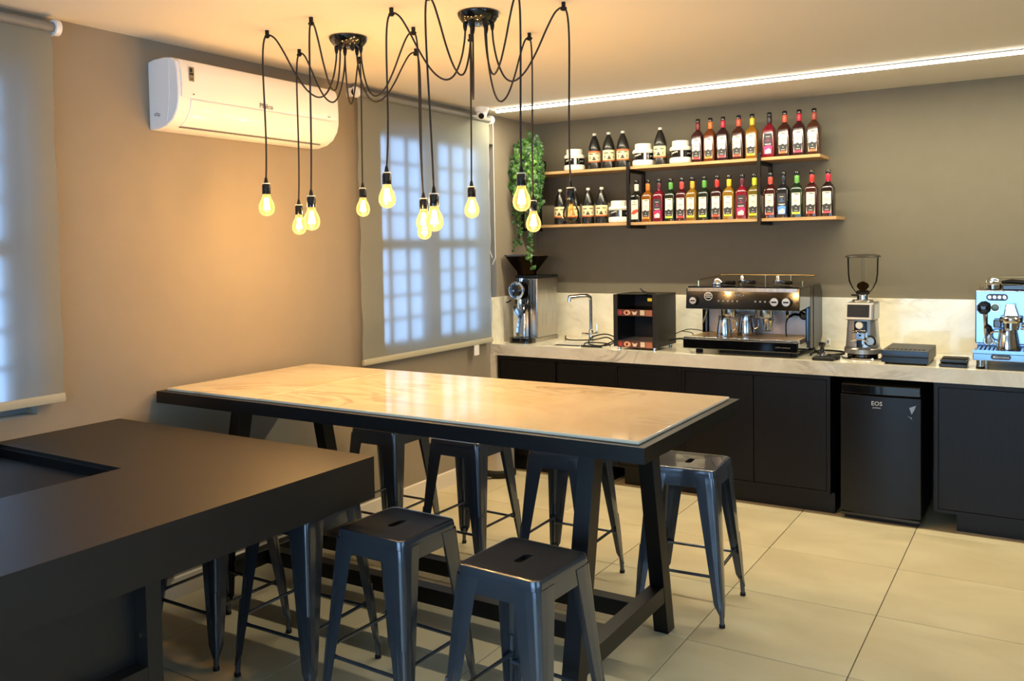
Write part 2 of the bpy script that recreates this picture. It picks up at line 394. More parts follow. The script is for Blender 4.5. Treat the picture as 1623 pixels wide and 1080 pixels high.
# ------------------------------------------------------------------ air conditioner
t = thing('air_conditioner', 'white split air conditioner mounted high on the left wall', 'air conditioner', (0, -2.97, 2.34))
pr = [(0, 2.185), (0, 2.492), (.04, 2.499), (.11, 2.501), (.165, 2.494), (.195, 2.475), (.205, 2.43), (.209, 2.36), (.207, 2.30), (.196, 2.262), (.165, 2.222), (.12, 2.196), (.06, 2.184)]
MB().prism([(p[0], p[1]) for p in pr], -3.485, -2.46, 'y')
def xz(poly, a, b):
    return MB().loft([[(x, a, z) for x, z in poly], [(x, b, z) for x, z in poly]])
xz(pr, -3.485, -2.465).build('casing', white, t, bevel=.006, seg=2)
fp = [(.19, 2.488), (.203, 2.47), (.2125, 2.43), (.2165, 2.36), (.2145, 2.318), (.205, 2.318), (.206, 2.36), (.203, 2.43), (.196, 2.465)]
xz(fp, -3.47, -2.48).build('front_panel', white, t, bevel=.002)
fl = [(.2145, 2.312), (.2125, 2.297), (.2, 2.262), (.169, 2.221), (.135, 2.2), (.13, 2.205), (.16, 2.226), (.192, 2.265), (.205, 2.3), (.207, 2.312)]
xz(fl, -3.42, -2.53).build('louver', white, t, bevel=.0015)
MB().box(.121, .130, -3.42, -2.53, 2.1925, 2.198).build('air_outlet', greyp, t, smooth=0)
MB().box(.2148, .2168, -3.43, -3.405, 2.392, 2.455).mat(1).box(.217, .2174, -3.428, -3.407, 2.42, 2.428).box(.217, .2174, -3.426, -3.415, 2.432, 2.45).box(.217, .2174, -3.426, -3.41, 2.40, 2.403).build('energy_label', [mat('label_olive', (120, 112, 88), .6), matteblk], t, smooth=0)
text('brand_lettering', 'Philco', .036, (.2172, -2.985, 2.334), SIDE, greyp, t)
text('model_lettering', 'eco', .014, (.2172, -2.55, 2.335), SIDE, greyp, t)
MB().lathe([(.004, 0), (.004, .002)], (.2165, -3.41, 2.335), 10, 'x').build('sensor', greyp, t)
mk = MB()
for k in range(7):
    a = PI*.25+k*.22
    for r in (.032, .024): mk.box(.055+r*math.cos(a)-.003, .055+r*math.cos(a)+.003, -3.4865, -3.4845, 2.225+r*math.sin(a)-.001, 2.225+r*math.sin(a)+.001)
mk.build('moulded_mark', matteblk, t, smooth=0)
MB().tube([(.15, -3.4865, 2.485), (.148, -3.4865, 2.36), (.14, -3.4865, 2.28), (.128, -3.4865, 2.215)], .002, 6).build('moulded_ridge', white, t)

# ------------------------------------------------------------------ security camera
t = thing('security_camera', 'small white dome security camera on the ceiling by the blind', 'camera', (.13, -.955, H))
MB().lathe([(.05, H), (.05, H-.016), (.044, H-.03)], (.13, -.955, 0), 24).build('base', white, t)
MB().ball((.135, -.965, H-.05), .038, 18).build('eyeball', white, t)
d = Vector((.45, -.75, -.42)).normalized(); c = Vector((.135, -.965, H-.05))
MB().cyl(c+d*.026, c+d*.040, .02, 18).build('lens', gloss, t)
MB().box(.085, .12, -.905, -.865, H-.03, H-.001).build('junction_box', white, t, bevel=.003)

# ------------------------------------------------------------------ pendant lamps with two canopies
def canopy(x, y, label):
    t = thing('ceiling_canopy', label, 'lamp canopy', (x, y, H), 'round black canopies the pendant cords start from')
    MB().lathe([(.086, H), (.088, H-.006), (.084, H-.018), (.068, H-.038), (.05, H-.045)], (x, y, 0), 32).build('dish', gloss, t)
    for k in range(6):
        a = PI/6+k*PI/3; px, py = x+.056*math.cos(a), y+.056*math.sin(a)
        MB().lathe([(.009, H-.036), (.009, H-.055), (.0055, H-.072)], (px, py, 0), 10).build('cord_grip', matteblk, t)
    MB().lathe([(.012, H-.045), (.010, H-.05), (.004, H-.051)], (x, y, 0), 12).build('screw', steelp, t)
CA, CB_ = (.76, -2.985), (1.475, -2.985)
canopy(*CA, 'glossy black round ceiling canopy nearer the air conditioner')
canopy(*CB_, 'glossy black round ceiling canopy nearer the coffee shelves')
RT = Vector((.85, .527, 0))
def pendant(can, hx, hy, zb, off, sag, lit, label):
    t = thing('pendant_lamp', label, 'pendant lamp', (hx, hy, H), 'bare bulb pendants on looped black cords')
    hk = MB().box(hx-.006, hx+.006, hy-.006, hy+.006, H-.034, H).cyl((hx-.012, hy, H-.026), (hx+.012, hy, H-.026), .006, 8)
    hk.build('ceiling_hook', matteblk, t)
    a = math.atan2(hy-can[1], hx-can[0]); a = round((a-PI/6)/(PI/3))*PI/3+PI/6
    e = Vector((can[0]+.056*math.cos(a), can[1]+.056*math.sin(a), H-.07)); h = Vector((hx, hy, H-.022))
    d = (e-h); d.z = 0; d.normalize()
    k_ = sag/.42
    loop = smoothpath([h.lerp(e, q_)*1 if q_ in (0, 1) else Vector((h.x+(e.x-h.x)*q_, h.y+(e.y-h.y)*q_, H-z_*k_)) for q_, z_ in ((0, 0), (.05, .021), (.13, .040), (.24, .095), (.38, .175), (.54, .245), (.70, .276), (.83, .258), (.93, .195), (.985, .12), (1, 0))], 4)
    b = Vector((hx, hy, 0))+RT*off; top = zb+.112
    down = bez((hx, hy, H-.022), Vector((hx, hy, H-.03))-d*.045, Vector((hx, hy, 0))-d*.0+RT*off*.2+Vector((0, 0, 2.2)), (b.x, b.y, top), 16)
    MB().tube(loop[::-1]+down[1:], .0040, 7).build('cord', cordm, t)
    MB().lathe([(.005, top+.012), (.0075, top), (.009, top-.012)], (b.x, b.y, 0), 12).build('cord_grip', matteblk, t)
    MB().lathe([(.010, top-.012), (.0165, top-.018), (.0185, top-.026), (.0185, top-.062)], (b.x, b.y, 0), 20).build('socket', gloss, t)
    MB().lathe([(.0172, top-.013), (.0172, top-.0165)], (b.x, b.y, 0), 18).build('collar', offwhite, t)
    zc = zb
    gp = [(.0155, zc+.052), (.0165, zc+.045), (.02, zc+.034), (.028, zc+.018), (.0335, zc+.002), (.0345, zc-.010), (.0325, zc-.024), (.026, zc-.036), (.015, zc-.0435), (.004, zc-.046)]
    g = MB().lathe(gp, (b.x, b.y, 0), 24, cap=False).build('bulb', bulbglass if lit else bulboff, t)
    f = MB()
    for k in range(6):
        q = k*PI/3; q2 = q+.5
        f.tube([(b.x+.006*math.cos(q), b.y+.006*math.sin(q), zc+.034), (b.x+.013*math.cos(q2), b.y+.013*math.sin(q2), zc-.018)], .0032 if lit else .0016, 5)
    f.build('filament', fil if lit else filoff, g)
    MB().cyl((b.x, b.y, zc+.05), (b.x, b.y, zc+.03), .004, 8).build('stem', clear, g)
    if lit:
        l = bpy.data.lights.new('bulb_light', 'POINT'); l.energy = BULB_POWER; l.color = BULB_COLOR; l.shadow_soft_size = .016
        lo = bpy.data.objects.new('bulb_light', l); COL.objects.link(lo); lo.parent = t; lo.location = Vector((b.x, b.y, zc))-t.location
pendant(CA, .559, -3.285, 1.828, -.022, .42, True, 'lit bulb farthest left, hanging lowest in front of the air conditioner left half')
pendant(CA, .407, -2.944, 1.750, -.021, .42, True, 'lit bulb second from the left, slightly below its close right neighbour')
pendant(CA, .872, -3.333, 1.757, -.018, .40, True, 'lit bulb third from the left, touching its lower left neighbour in view')
pendant(CA, .528, -2.649, 1.839, 0.00, .42, True, 'lit bulb at the left edge of the barred window blind')
pendant(CB_, 1.234, -3.252, 1.839, -.033, .42, True, 'lit bulb before the upper left window panes, highest of the middle ones')
pendant(CA, 1.113, -2.957, 1.750, .029, .42, True, 'lit bulb of the middle trio, left one overlapping the lowest bulb')
pendant(CA, .867, -2.627, 1.717, .025, .42, True, 'lit bulb of the middle trio, lowest and partly hidden behind the others')
pendant(CB_, 1.488, -3.345, 1.738, .008, .42, True, 'lit bulb of the middle trio, the right one closest to the viewer')
pendant(CB_, 1.244, -2.709, 1.808, -.007, .50, True, 'lit bulb alone before the right window panes')
pendant(CB_, 1.78, -3.176, 1.809, .004, .42, True, 'lit bulb left of the ivy with the whitest glow')
pendant(CB_, 1.475, -2.574, 1.740, .006, .52, True, 'lit bulb in front of the hanging ivy')
pendant(CB_, 1.84, -2.924, 1.763, .019, .44, False, 'unlit clear bulb in front of the black sauce bottles')

# ------------------------------------------------------------------ high table
ty0, ty1, tx0, tx1, TH = -3.51, -2.535, .022, 2.418, .996
t = thing('high_table', 'long high table with pale marble top in a black steel frame', 'table', (1.22, -3.02, 0))
TA = -.0075
fr = MB()
th = .052
fr.box(tx0, tx1, ty0, ty0+.075, TH-th, TH).box(tx0, tx1, ty1-.075, ty1, TH-th, TH).box(tx0, tx0+.075, ty0+.075, ty1-.075, TH-th, TH).box(tx1-.075, tx1, ty0+.075, ty1-.075, TH-th, TH)
fr.build('top_frame', blacksteel, t, smooth=0)
MB().box(tx0+.075, tx1-.075, ty0+.075, ty1-.075, TH-.03, TH-.001).build('top_board', matteblk, t, smooth=0)
sm = .646
for a, b in ((tx0+.032, sm-.0007), (sm+.0007, tx1-.032)):
    MB().box(a, b, ty0+.032, ty1-.032, TH, TH+.012).build('marble_slab', tquartz, t, bevel=.003)
yc = (ty0+ty1)/2
def trestle(x):
    for s in (-1, 1):
        MB().hexa([(x-.032, yc+s*.42-.037, 0), (x+.032, yc+s*.42-.037, 0), (x+.032, yc+s*.42+.037, 0), (x-.032, yc+s*.42+.037, 0)],
                  [(x-.032, yc+s*.235-.037, TH-th), (x+.032, yc+s*.235-.037, TH-th), (x+.032, yc+s*.235+.037, TH-th), (x-.032, yc+s*.235+.037, TH-th)]).build('leg', blacksteel, t, bevel=.002)
    MB().box(x-.03, x+.03, yc-.352, yc+.352, .145, .215).build('stretcher', blacksteel, t, bevel=.002)
trestle(2.11); trestle(.31)
for y in (yc+.165, yc-.115):
    MB().box(.341, 2.079, y-.03, y+.03, .145, .212).build('long_beam', blacksteel, t, bevel=.002)

# ------------------------------------------------------------------ peninsula in the foreground
t = thing('peninsula_counter', 'dark brown black peninsula counter with a sunken rectangle, in the left foreground', 'counter', (.73, -5, 0))
px1, py1, py0, pz = 1.468, -3.685, -6.6, .90
hx0, hx1, hy0, hy1 = .055, .815, -4.64, -4.224
tt = MB()
tt.box(.004, px1, hy1, py1, pz-.148, pz).box(.004, px1, py0, hy0, pz-.148, pz).box(.004, hx0, hy0, hy1, pz-.148, pz).box(hx1, px1, hy0, hy1, pz-.148, pz)
tt.build('worktop', penin, t, smooth=0)
MB().box(hx0, hx1, hy0, hy1, pz-.148, pz-.045).build('recess_floor', matteblk, t, smooth=0)
MB().box(hx0, hx1, hy1-.012, hy1-.001, pz-.045, pz-.012).build('recess_trim', blacksteel, t, smooth=0)
bodyx = px1-.018
MB().box(.01, bodyx-.05, py0, -4.56, 0, pz-.149).build('carcass', penin, t, smooth=0)
MB().box(bodyx-.05, bodyx, -4.587, -4.541, 0, pz-.149).box(.01, bodyx-.05, -4.559, -4.541, 0, pz-.149).build('end_panel', penin, t, smooth=0)
MB().box(bodyx-.05, bodyx, py0, -4.588, 0, .524).build('drawer_front', penin, t, smooth=0)
MB().box(bodyx-.03, bodyx-.02, -4.5905, -4.588, .60, .612).build('hinge_pin', steelp, t, smooth=0)

# ------------------------------------------------------------------ metal stools
def make_stool():
    t = thing('metal_stool', 's', 'stool', (0, 0, 0), 'gunmetal stackable stools around the high table')
    SH = .655
    def c(z): return .150+(SH-z)/SH*.050
    # pressed seat
    L = [rsq(c(SH-.024)+.001, c(SH-.024)+.001, .026, SH-.024), rsq(.1505, .1505, .026, SH-.009), rsq(.1485, .1485, .025, SH-.003), rsq(.143, .143, .023, SH),  rsq(.134, .134, .024, SH-.0015), rsq(.08, .09, .03, SH-.002), rsq(.0150, .042, .0149, SH-.0022)]
    MB().loft(L, cap0=False, cap1=False).build('seat', gun, t, solid=.0016, wn=True)
    MB().loft([rsq(.0148, .0418, .0147, SH-.003), rsq(.0148, .0418, .0147, SH-.034)], cap0=False, cap1=False).build('slot_shade_lining', matteblk, t)  # added black lining, stands in for the shade inside the seat slot
    # skirt
    MB().loft([rsq(c(z), c(z), .026, z) for z in (SH-.018, SH-.045, SH-.078)], cap0=False, cap1=False).build('apron', gun, t, solid=.0016, wn=True)
    def leg(sx, sy):
        L = []
        for k in range(13):
            z = SH-.03-(SH-.03-.045)*k/12; f = (SH-z)/SH
            wd = .088*(1-f)**1.0+.024*f+.006; cc = c(z)+.0022; r = .022*(1-f)+.011*f
            if k == 12: wd = .014; r = .010
            row = [(-wd, 0)]
            row += [(-wd*.55, 0), (-wd*.5, -.0035 if k > 2 else 0), (-wd*.42, 0)] if True else []
            pts = [(cc-wd, cc)]
            for u in (.6, .52, .47): pts.append((cc-wd*u, cc+(.0 if u != .52 else .0012)))
            for i in range(7):
                a = PI/2*i/6; pts.append((cc-r+r*math.sin(a), cc-r+r*math.cos(a)))
            for u in (.47, .52, .6): pts.append((cc+(.0 if u != .52 else .0012), cc-wd*u))
            pts.append((cc, cc-wd))
            L.append([(x*sx, y*sy, z) for x, y in pts])
        l = MB().loft(L, closed=False, cap0=False, cap1=False).build('leg', gun, t, solid=.0018, wn=True)
        k0, k1 = c(.30)-.004, c(.10)-.005
        MB().tube([(k0*sx, k0*sy, .30), ((k0+k1)/2*sx, (k0+k1)/2*sy, .2), (k1*sx, k1*sy, .10)], [.0075, .009, .0075], 8).build('leg_rib', gun, l)
        q = c(.02)-.009; q1 = c(.07)-.009
        MB().cyl((q1*sx, q1*sy, .085), (q*sx, q*sy, .012), .0105, 12).build('foot', gun, l)
        MB().cyl((q*sx, q*sy, .014), (q*sx, q*sy, 0), .0125, 12).build('foot_cap', rubber, l)
    for sx in (-1, 1):
        for sy in (-1, 1): leg(sx, sy)
    for z, ax in ((.205, 0), (.235, 1)):
        for s in (-1, 1):
            q = c(z)-.010; e = q-.012
            pts = [(-q+.004, s*q, z), (-e+.03, s*q, z), (e-.03, s*q, z), (q-.004, s*q, z)]
            if ax: pts = [(y, x, zz) for x, y, zz in pts]
            MB().tube(pts, [.011, .0068, .0068, .011], 8).build('stretcher', gun, t)
    return t
spots = [(.55, -3.61, 0, 'gunmetal stool mostly hidden behind the dark peninsula, nearest the left wall'),
         (1.035, -3.597, 1, 'gunmetal stool with a tall leg seen under the peninsula corner'),
         (1.52, -3.63, -2, 'gunmetal stool with its slotted seat just right of the peninsula corner'),
         (2.09, -3.705, -3, 'gunmetal stool nearest the viewer, low in the picture centre'),
         (.385, -2.31, 1, 'gunmetal stool behind the high table, closest to the left wall'),
         (.936, -2.325, -1, 'gunmetal stool behind the high table, in front of the pedal bin'),
         (1.505, -2.30, 2, 'gunmetal stool behind the high table, just left of the right table legs'),
         (2.113, -2.29, 4, 'gunmetal stool with shiny seat standing beyond the right end of the high table')]
st = make_stool(); st['label'] = spots[0][3]; st.location = (spots[0][0], spots[0][1], 0)
for x, y, r, lb in spots[1:]: dup(st, (x, y, 0), math.radians(r), lb)

# ------------------------------------------------------------------ back counter
CH, CD = .92, .706
XE = 4.6
ct = thing('stone_countertop', 'pale quartzite countertop with thick front edge and waterfall end', 'countertop', (2, -.35, CH))
sx0, sx1, sy0, sy1 = .36, .68, -.60, -.34
MB().box(0.002, sx0, -CD, -.002, CH-.025, CH).box(sx1, XE, -CD, -.002, CH-.025, CH).box(sx0, sx1, -CD, sy0, CH-.025, CH).box(sx0, sx1, sy1, -.002, CH-.025, CH).build('slab', quartz, ct, smooth=0)
MB().box(.047, XE, -CD, -CD+.02, .84, CH-.025).build('front_edge', quartz, ct, smooth=0)
tag(MB().box(.002, .047, -CD, -.002, 0, CH-.0255).build('waterfall_panel', quartz, smooth=0), 'upright quartzite panel closing the left end of the counter', 'stone panel')
tag(MB().box(.0205, XE, -.02, -.002, CH+.0005, 1.26).build('backsplash', quartz, smooth=0), 'long pale quartzite splashback behind the coffee machines', 'splashback')
tag(MB().box(.002, .02, -CD, -.002, CH+.0005, 1.26).build('backsplash', quartz, smooth=0), 'short quartzite splashback on the left wall beside the tall grinder', 'splashback')
sk = MB(); sk.box(sx0-.01, sx1+.01, sy0-.01, sy0, CH-.075, CH-.026).box(sx0-.01, sx1+.01, sy1, sy1+.01, CH-.075, CH-.026).box(sx0-.01, sx0, sy0, sy1, CH-.075, CH-.026).box(sx1, sx1+.01, sy0, sy1, CH-.075, CH-.026).box(sx0, sx1, sy0, sy1, CH-.075, CH-.070)
tag(sk.build('sink', steelp, smooth=0), 'small undermounted steel sink between grinder and display case', 'sink')

def cabinet(x0, x1, doors, label, kick=None, z0=.125):
    t = thing('base_cabinet', label, 'cabinet', ((x0+x1)/2, -.35, 0), 'black oak base cabinets under the stone counter')
    yf = -.682; zt = .838
    MB().box(x0, x1, yf+.02, -.003, z0, zt).build('carcass', blackwood, t, smooth=0)
    MB().box(x0, x0+.02, yf, yf+.02, z0, zt).box(x1-.02, x1, yf, yf+.02, z0, zt).box(x0+.02, x1-.02, yf, yf+.02, zt-.026, zt).box(x0+.02, x1-.02, yf, yf+.02, z0, z0+.018).build('face_frame', blackwood, t, smooth=0)
    for a, b in doors: MB().box(a+.002, b-.002, yf+.0035, yf+.02, z0+.020, zt-.029).build('door', blackwood, t, bevel=.0012)
    k0, k1 = kick or (x0, x1)
    MB().box(k0, k1, -.625, -.05, 0, z0-.001).build('plinth', blackwood, t, smooth=0)
cabinet(.049, .985, [(.07, .53), (.545, .965)], 'black two-door cabinet at the left end under the sink', (.05, .93))
cabinet(.987, 1.461, [(1.008, 1.44)], 'black single-door cabinet hidden partly behind the table end', (1.03, 1.461))
cabinet(1.463, 2.385, [(1.484, 1.928), (1.930, 2.364)], 'black two-door cabinet left of the small fridge', (1.463, 2.400))
cabinet(2.940, 4.58, [(2.962, 3.76), (3.762, 4.56)], 'black cabinet right of the small fridge cut by the frame', (3.05, 4.58), .108)

# fridge
t = thing('mini_fridge', 'small black fridge with curved top grip standing in the counter gap', 'fridge', (2.66, -.4, 0))
MB().box(2.446, 2.872, -.64, -.10, .03, .80).build('cabinet_shell', matteblk, t, bevel=.006)
def bowed(x0, x1, yb, depth, bow, z0, z1, n=12):
    a = [(x0+(x1-x0)*i/n, yb-depth-bow*(1-(2*i/n-1)**2)) for i in range(n+1)]; poly = a+[(x1, yb), (x0, yb)]
    return MB().prism(poly, z0, z1, 'z')
fdoor = bowed(2.443, 2.875, -.645, .038, .018, .045, .738).build('door', mat('fridge_black', (15, 17, 21), .34, spec=.35), t, bevel=.004)
text('brand_lettering', 'EOS', .034, (2.645, -.7045, .695), FRONT, gold, fdoor, .0008)
text('small_lettering', 'premium', .012, (2.645, -.7045, .672), FRONT, gold, fdoor, .0008)
MB().mat(0).add([(2.815, -.7005, .685), (2.85, -.6965, .70), (2.842, -.6975, .675), (2.828, -.6995, .648)], [(0, 3, 2, 1)]).add([(2.805, -.7015, .638), (2.828, -.6995, .63), (2.83, -.6995, .618), (2.822, -.70, .628)], [(0, 3, 2, 1)]).build('torn_tape', mat('tape', (150, 170, 188), .5), fdoor, smooth=0)
g = bowed(2.446, 2.872, -.645, .034, .016, .742, .80).build('grip', gloss, t, bevel=.006)
MB().box(2.46, 2.86, -.66, -.12, 0, .03).build('base', matteblk, t, smooth=0)
MB().box(2.45, 2.87, -.69, -.66, .028, .042).build('lower_trim', gloss, t, smooth=0)
MB().tube([(2.46, -.60, .802), (2.45, -.62, .82), (2.475, -.61, .835)], .003, 6).build('hinge', steelp, t)

# pedal bin in the corner
t = thing('pedal_bin', 'steel round pedal bin with black base by the left wall', 'bin', (.145, -.83, 0))
MB().lathe([(.118, 0), (.124, .01), (.124, .04), (.112, .055)], (.145, -.835, 0), 32).build('base_ring', rubber, t)
MB().lathe([(.112, .05), (.112, .36), (.108, .37)], (.145, -.835, 0), 32).build('body', mat('bin_steel', (198, 192, 180), .32, .6), t)
MB().lathe([(.113, .371), (.113, .385), (.10, .41), (.05, .425), (.01, .428)], (.145, -.835, 0), 32).build('lid', gloss, t)
MB().box(.12, .17, -.985, -.955, .012, .02).build('pedal', steel, t, bevel=.002)

# ------------------------------------------------------------------ wall shelves
def shelf(label, z, x0, x1, ztop):
    o = MB().box(x0, x1, -.27, -.003, ztop-.02, ztop).build('wall_shelf', wood, bevel=.001); tag(o, label, 'shelf', 'oak boards on the back wall'); return o
UP, LO = 2.186, 1.788
shelf('upper oak shelf board holding jars, sauce and syrup bottles', 0, .02, 2.24, UP)
shelf('lower oak shelf board, longer to the right, with most syrup bottles', 0, .02, 2.338, LO)
def bracket(x, label):
    t = thing('shelf_bracket', label, 'shelf bracket', (x, -.15, 1.76), 'black steel shelf brackets')
    w_ = .011
    MB().box(x-w_, x+w_, -.294, -.2715, 1.745, UP+.03).build('front_post', blacksteel, t, smooth=0)
    MB().box(x-w_, x+w_, -.024, -.002, 1.767, UP-.045).build('wall_post', blacksteel, t, smooth=0)
    MB().box(x-w_, x+w_, -.2715, -.002, UP-.044, UP-.0215).build('upper_arm', blacksteel, t, smooth=0)
    MB().box(x-w_, x+w_, -.2715, -.002, 1.745, 1.7665).build('lower_arm', blacksteel, t, smooth=0)
bracket(.043, 'black steel bracket in the corner behind the hanging ivy'); bracket(.925, 'black steel bracket left of the first syrup bottle'); bracket(1.857, 'black steel bracket near the right end of the shelves')

# ------------------------------------------------------------------ bottles and jars on the shelves
def syrup(neck, body, style, accent, x, y, z, label, rz=0.):
    t = thing('syrup_bottle', label, 'bottle', (0, 0, 0), 'syrup bottles on the wall shelves')
    bm_ = mat('syrup_%d_%d_%d' % body, tuple(int(v*.82) for v in body), .12, 0, .4)
    nm = mat('seal_%d_%d_%d' % neck, neck, .35)
    w_ = .0385
    L = [rsq(w_-.004, w_-.004, .008, 0), rsq(w_, w_, .009, .004), rsq(w_, w_, .009, .178), rsq(w_-.004, w_-.004, .012, .192), rsq(.028, .028, .018, .206), rsq(.018, .018, .0178, .218), rsq(.0135, .0135, .0133, .226), rsq(.0128, .0128, .0126, .275)]
    MB().loft(L).build('glass', bm_, t, smooth=40)
    MB().lathe([(.0142, .226), (.0158, .231), (.0158, .270), (.0142, .274)], (0, 0, 0), 18).build('neck_seal', nm, t)
    MB().lathe([(.0148, .2745), (.0152, .277), (.0152, .298), (.0138, .300)], (0, 0, 0), 18).build('cap', gloss, t)
    f = -w_-.0006; m = MB(); a = .0265
    white_l, dark_l = mat('label_paper', (232, 226, 200), .5), mat('label_charcoal', (44, 48, 54), .5)
    am = mat('accent_%d_%d_%d' % accent, accent, .45)
    def q(x0, x1, z0, z1, d=0., k=0): m.mat(k); m.add([(x0, f-d, z0), (x1, f-d, z0), (x1, f-d, z1), (x0, f-d, z1)], [(0, 1, 2, 3)])
    if style == 'w':
        q(-a, a, .022, .160, 0, 0)
        m.mat(1).add([(-a+.003, f-.0003, .034), (a-.003, f-.0003, .034), (a, f-.0003, .082), (a*.4, f-.0003, .077), (-.002, f-.0003, .086), (-a*.5, f-.0003, .080), (-a, f-.0003, .076)], [tuple(range(7))])
        q(-a+.003, a-.003, .0225, .036, .0005, 2)
        q(-.010, .018, .150, .155, .0004, 1); q(-.020, -.014, .151, .154, .0004, 1); q(-.014, .014, .112, .115, .0004, 1); q(-.010, .012, .101, .1035, .0004, 2)
        q(-.003, .003, .060, .065, .0006, 0); q(-.012, .012, .044, .0465, .0006, 0)
    elif style == 'm':
        q(-a, a, .022, .160, 0, 1)
        m.mat(2).add([(-a+.003, f-.0003, .025), (a-.003, f-.0003, .025), (a, f-.0003, .075), (0, f-.0003, .083), (-a, f-.0003, .072)], [tuple(range(5))])
        m.mat(0).add([(-.018, f-.0006, .028), (.018, f-.0006, .028), (.020, f-.0006, .050), (.006, f-.0006, .062), (-.012, f-.0006, .052), (-.02, f-.0006, .048)], [tuple(range(6))])
        q(-.020, .020, .086, .091, .0006, 0); q(-.013, .013, .137, .140, .0006, 0); q(-.006, .006, .12, .125, .0006, 2); q(-.014, .014, .108, .111, .0006, 2)
    else:
        q(-a, a, .022, .160, 0, 0)
        m.mat(2).add([(-a, f-.0003, .060), (-.004, f-.0003, .056), (a, f-.0003, .074), (a, f-.0003, .094), (.002, f-.0003, .09), (-a*.6, f-.0003, .082)], [tuple(range(6))])
        q(-.018, .018, .125, .129, .0005, 2); q(-.008, .008, .142, .146, .0005, 1)
    m.build('label', [white_l, dark_l, am], t, smooth=0)
    t.location = (x, y, z); t.rotation_euler = (0, 0, rz); return t
RED, DR, OR, YE, GR, LI, CR, MR, BK, NV = (190, 44, 38), (110, 22, 28), (222, 112, 36), (226, 186, 40), (84, 150, 60), (186, 198, 40), (186, 24, 52), (84, 26, 40), (30, 18, 24), (22, 28, 44)
ordn = ['first', 'second', 'third', 'fourth', 'fifth', 'sixth', 'seventh', 'eighth', 'ninth', 'tenth', 'eleventh', 'twelfth', 'thirteenth', 'fourteenth', 'fifteenth', 'last']
up = [(DR, (58, 14, 20), 'w', (214, 60, 66), 'maroon'), (OR, (112, 50, 16), 'w', (232, 140, 50), 'orange'), (CR, (44, 10, 18), 'w', (222, 60, 80), 'crimson'), ((206, 78, 50), (66, 26, 16), 'w', (226, 84, 56), 'rust red'), (YE, (150, 98, 18), 'w', (240, 200, 50), 'yellow'),
      (BK, (130, 12, 34), 'm', (230, 50, 120), 'black'), ((204, 84, 52), (58, 20, 14), 'w', (232, 110, 60), 'coral'), (CR, (52, 10, 18), 'w', (222, 56, 88), 'crimson'), ((150, 62, 44), (70, 34, 18), 'w', (232, 112, 70), 'brown red')]
ux = [1.410, 1.498, 1.587, 1.695, 1.786, 1.900, 2.000, 2.092, 2.186]
for i, (b, x) in enumerate(zip(up, ux)):
    syrup(b[0], b[1], b[2], b[3], x, -.19, UP, 'syrup bottle with %s neck seal, %s syrup bottle on the upper shelf' % (b[4], ordn[i] if i < 8 else 'last'), random.uniform(-.06, .1))
lo = [((214, 214, 196), (22, 26, 22), 'p', (206, 84, 52), 'white'), (OR, (136, 78, 18), 'w', (232, 130, 40), 'orange'), (MR, (120, 14, 36), 'm', (222, 40, 96), 'maroon'), (GR, (18, 34, 22), 'w', (196, 204, 60), 'green'), ((200, 62, 58), (70, 12, 20), 'w', (224, 60, 54), 'red'),
      ((214, 160, 44), (140, 100, 24), 'w', (236, 208, 50), 'golden'), (GR, (14, 34, 20), 'w', (196, 210, 60), 'green'), (RED, (48, 12, 18), 'w', (226, 70, 48), 'red'), (YE, (146, 106, 26), 'w', (240, 214, 40), 'yellow'), (MR, (132, 14, 36), 'm', (230, 40, 100), 'maroon'),
      (LI, (112, 98, 28), 'w', (238, 218, 40), 'lime'), ((196, 74, 56), (64, 16, 18), 'w', (230, 96, 66), 'coral'), (NV, (16, 20, 32), 'm', (90, 150, 226), 'navy'), ((96, 160, 72), (18, 44, 22), 'w', (220, 214, 60), 'green'), (RED, (60, 12, 16), 'w', (230, 62, 52), 'red'), (CR, (26, 12, 14), 'w', (230, 68, 84), 'crimson')]
lx = [.942, 1.035, 1.121, 1.208, 1.290, 1.367, 1.453, 1.543, 1.626, 1.717, 1.799, 1.905, 1.990, 2.077, 2.172, 2.273]
for i, (b, x) in enumerate(zip(lo, lx)):
    syrup(b[0], b[1], b[2], b[3], x+(.006 if i == 0 else 0), -.19, LO, 'syrup bottle with %s neck seal, %s syrup bottle on the lower shelf' % (b[4], ordn[i]), random.uniform(-.06, .08))
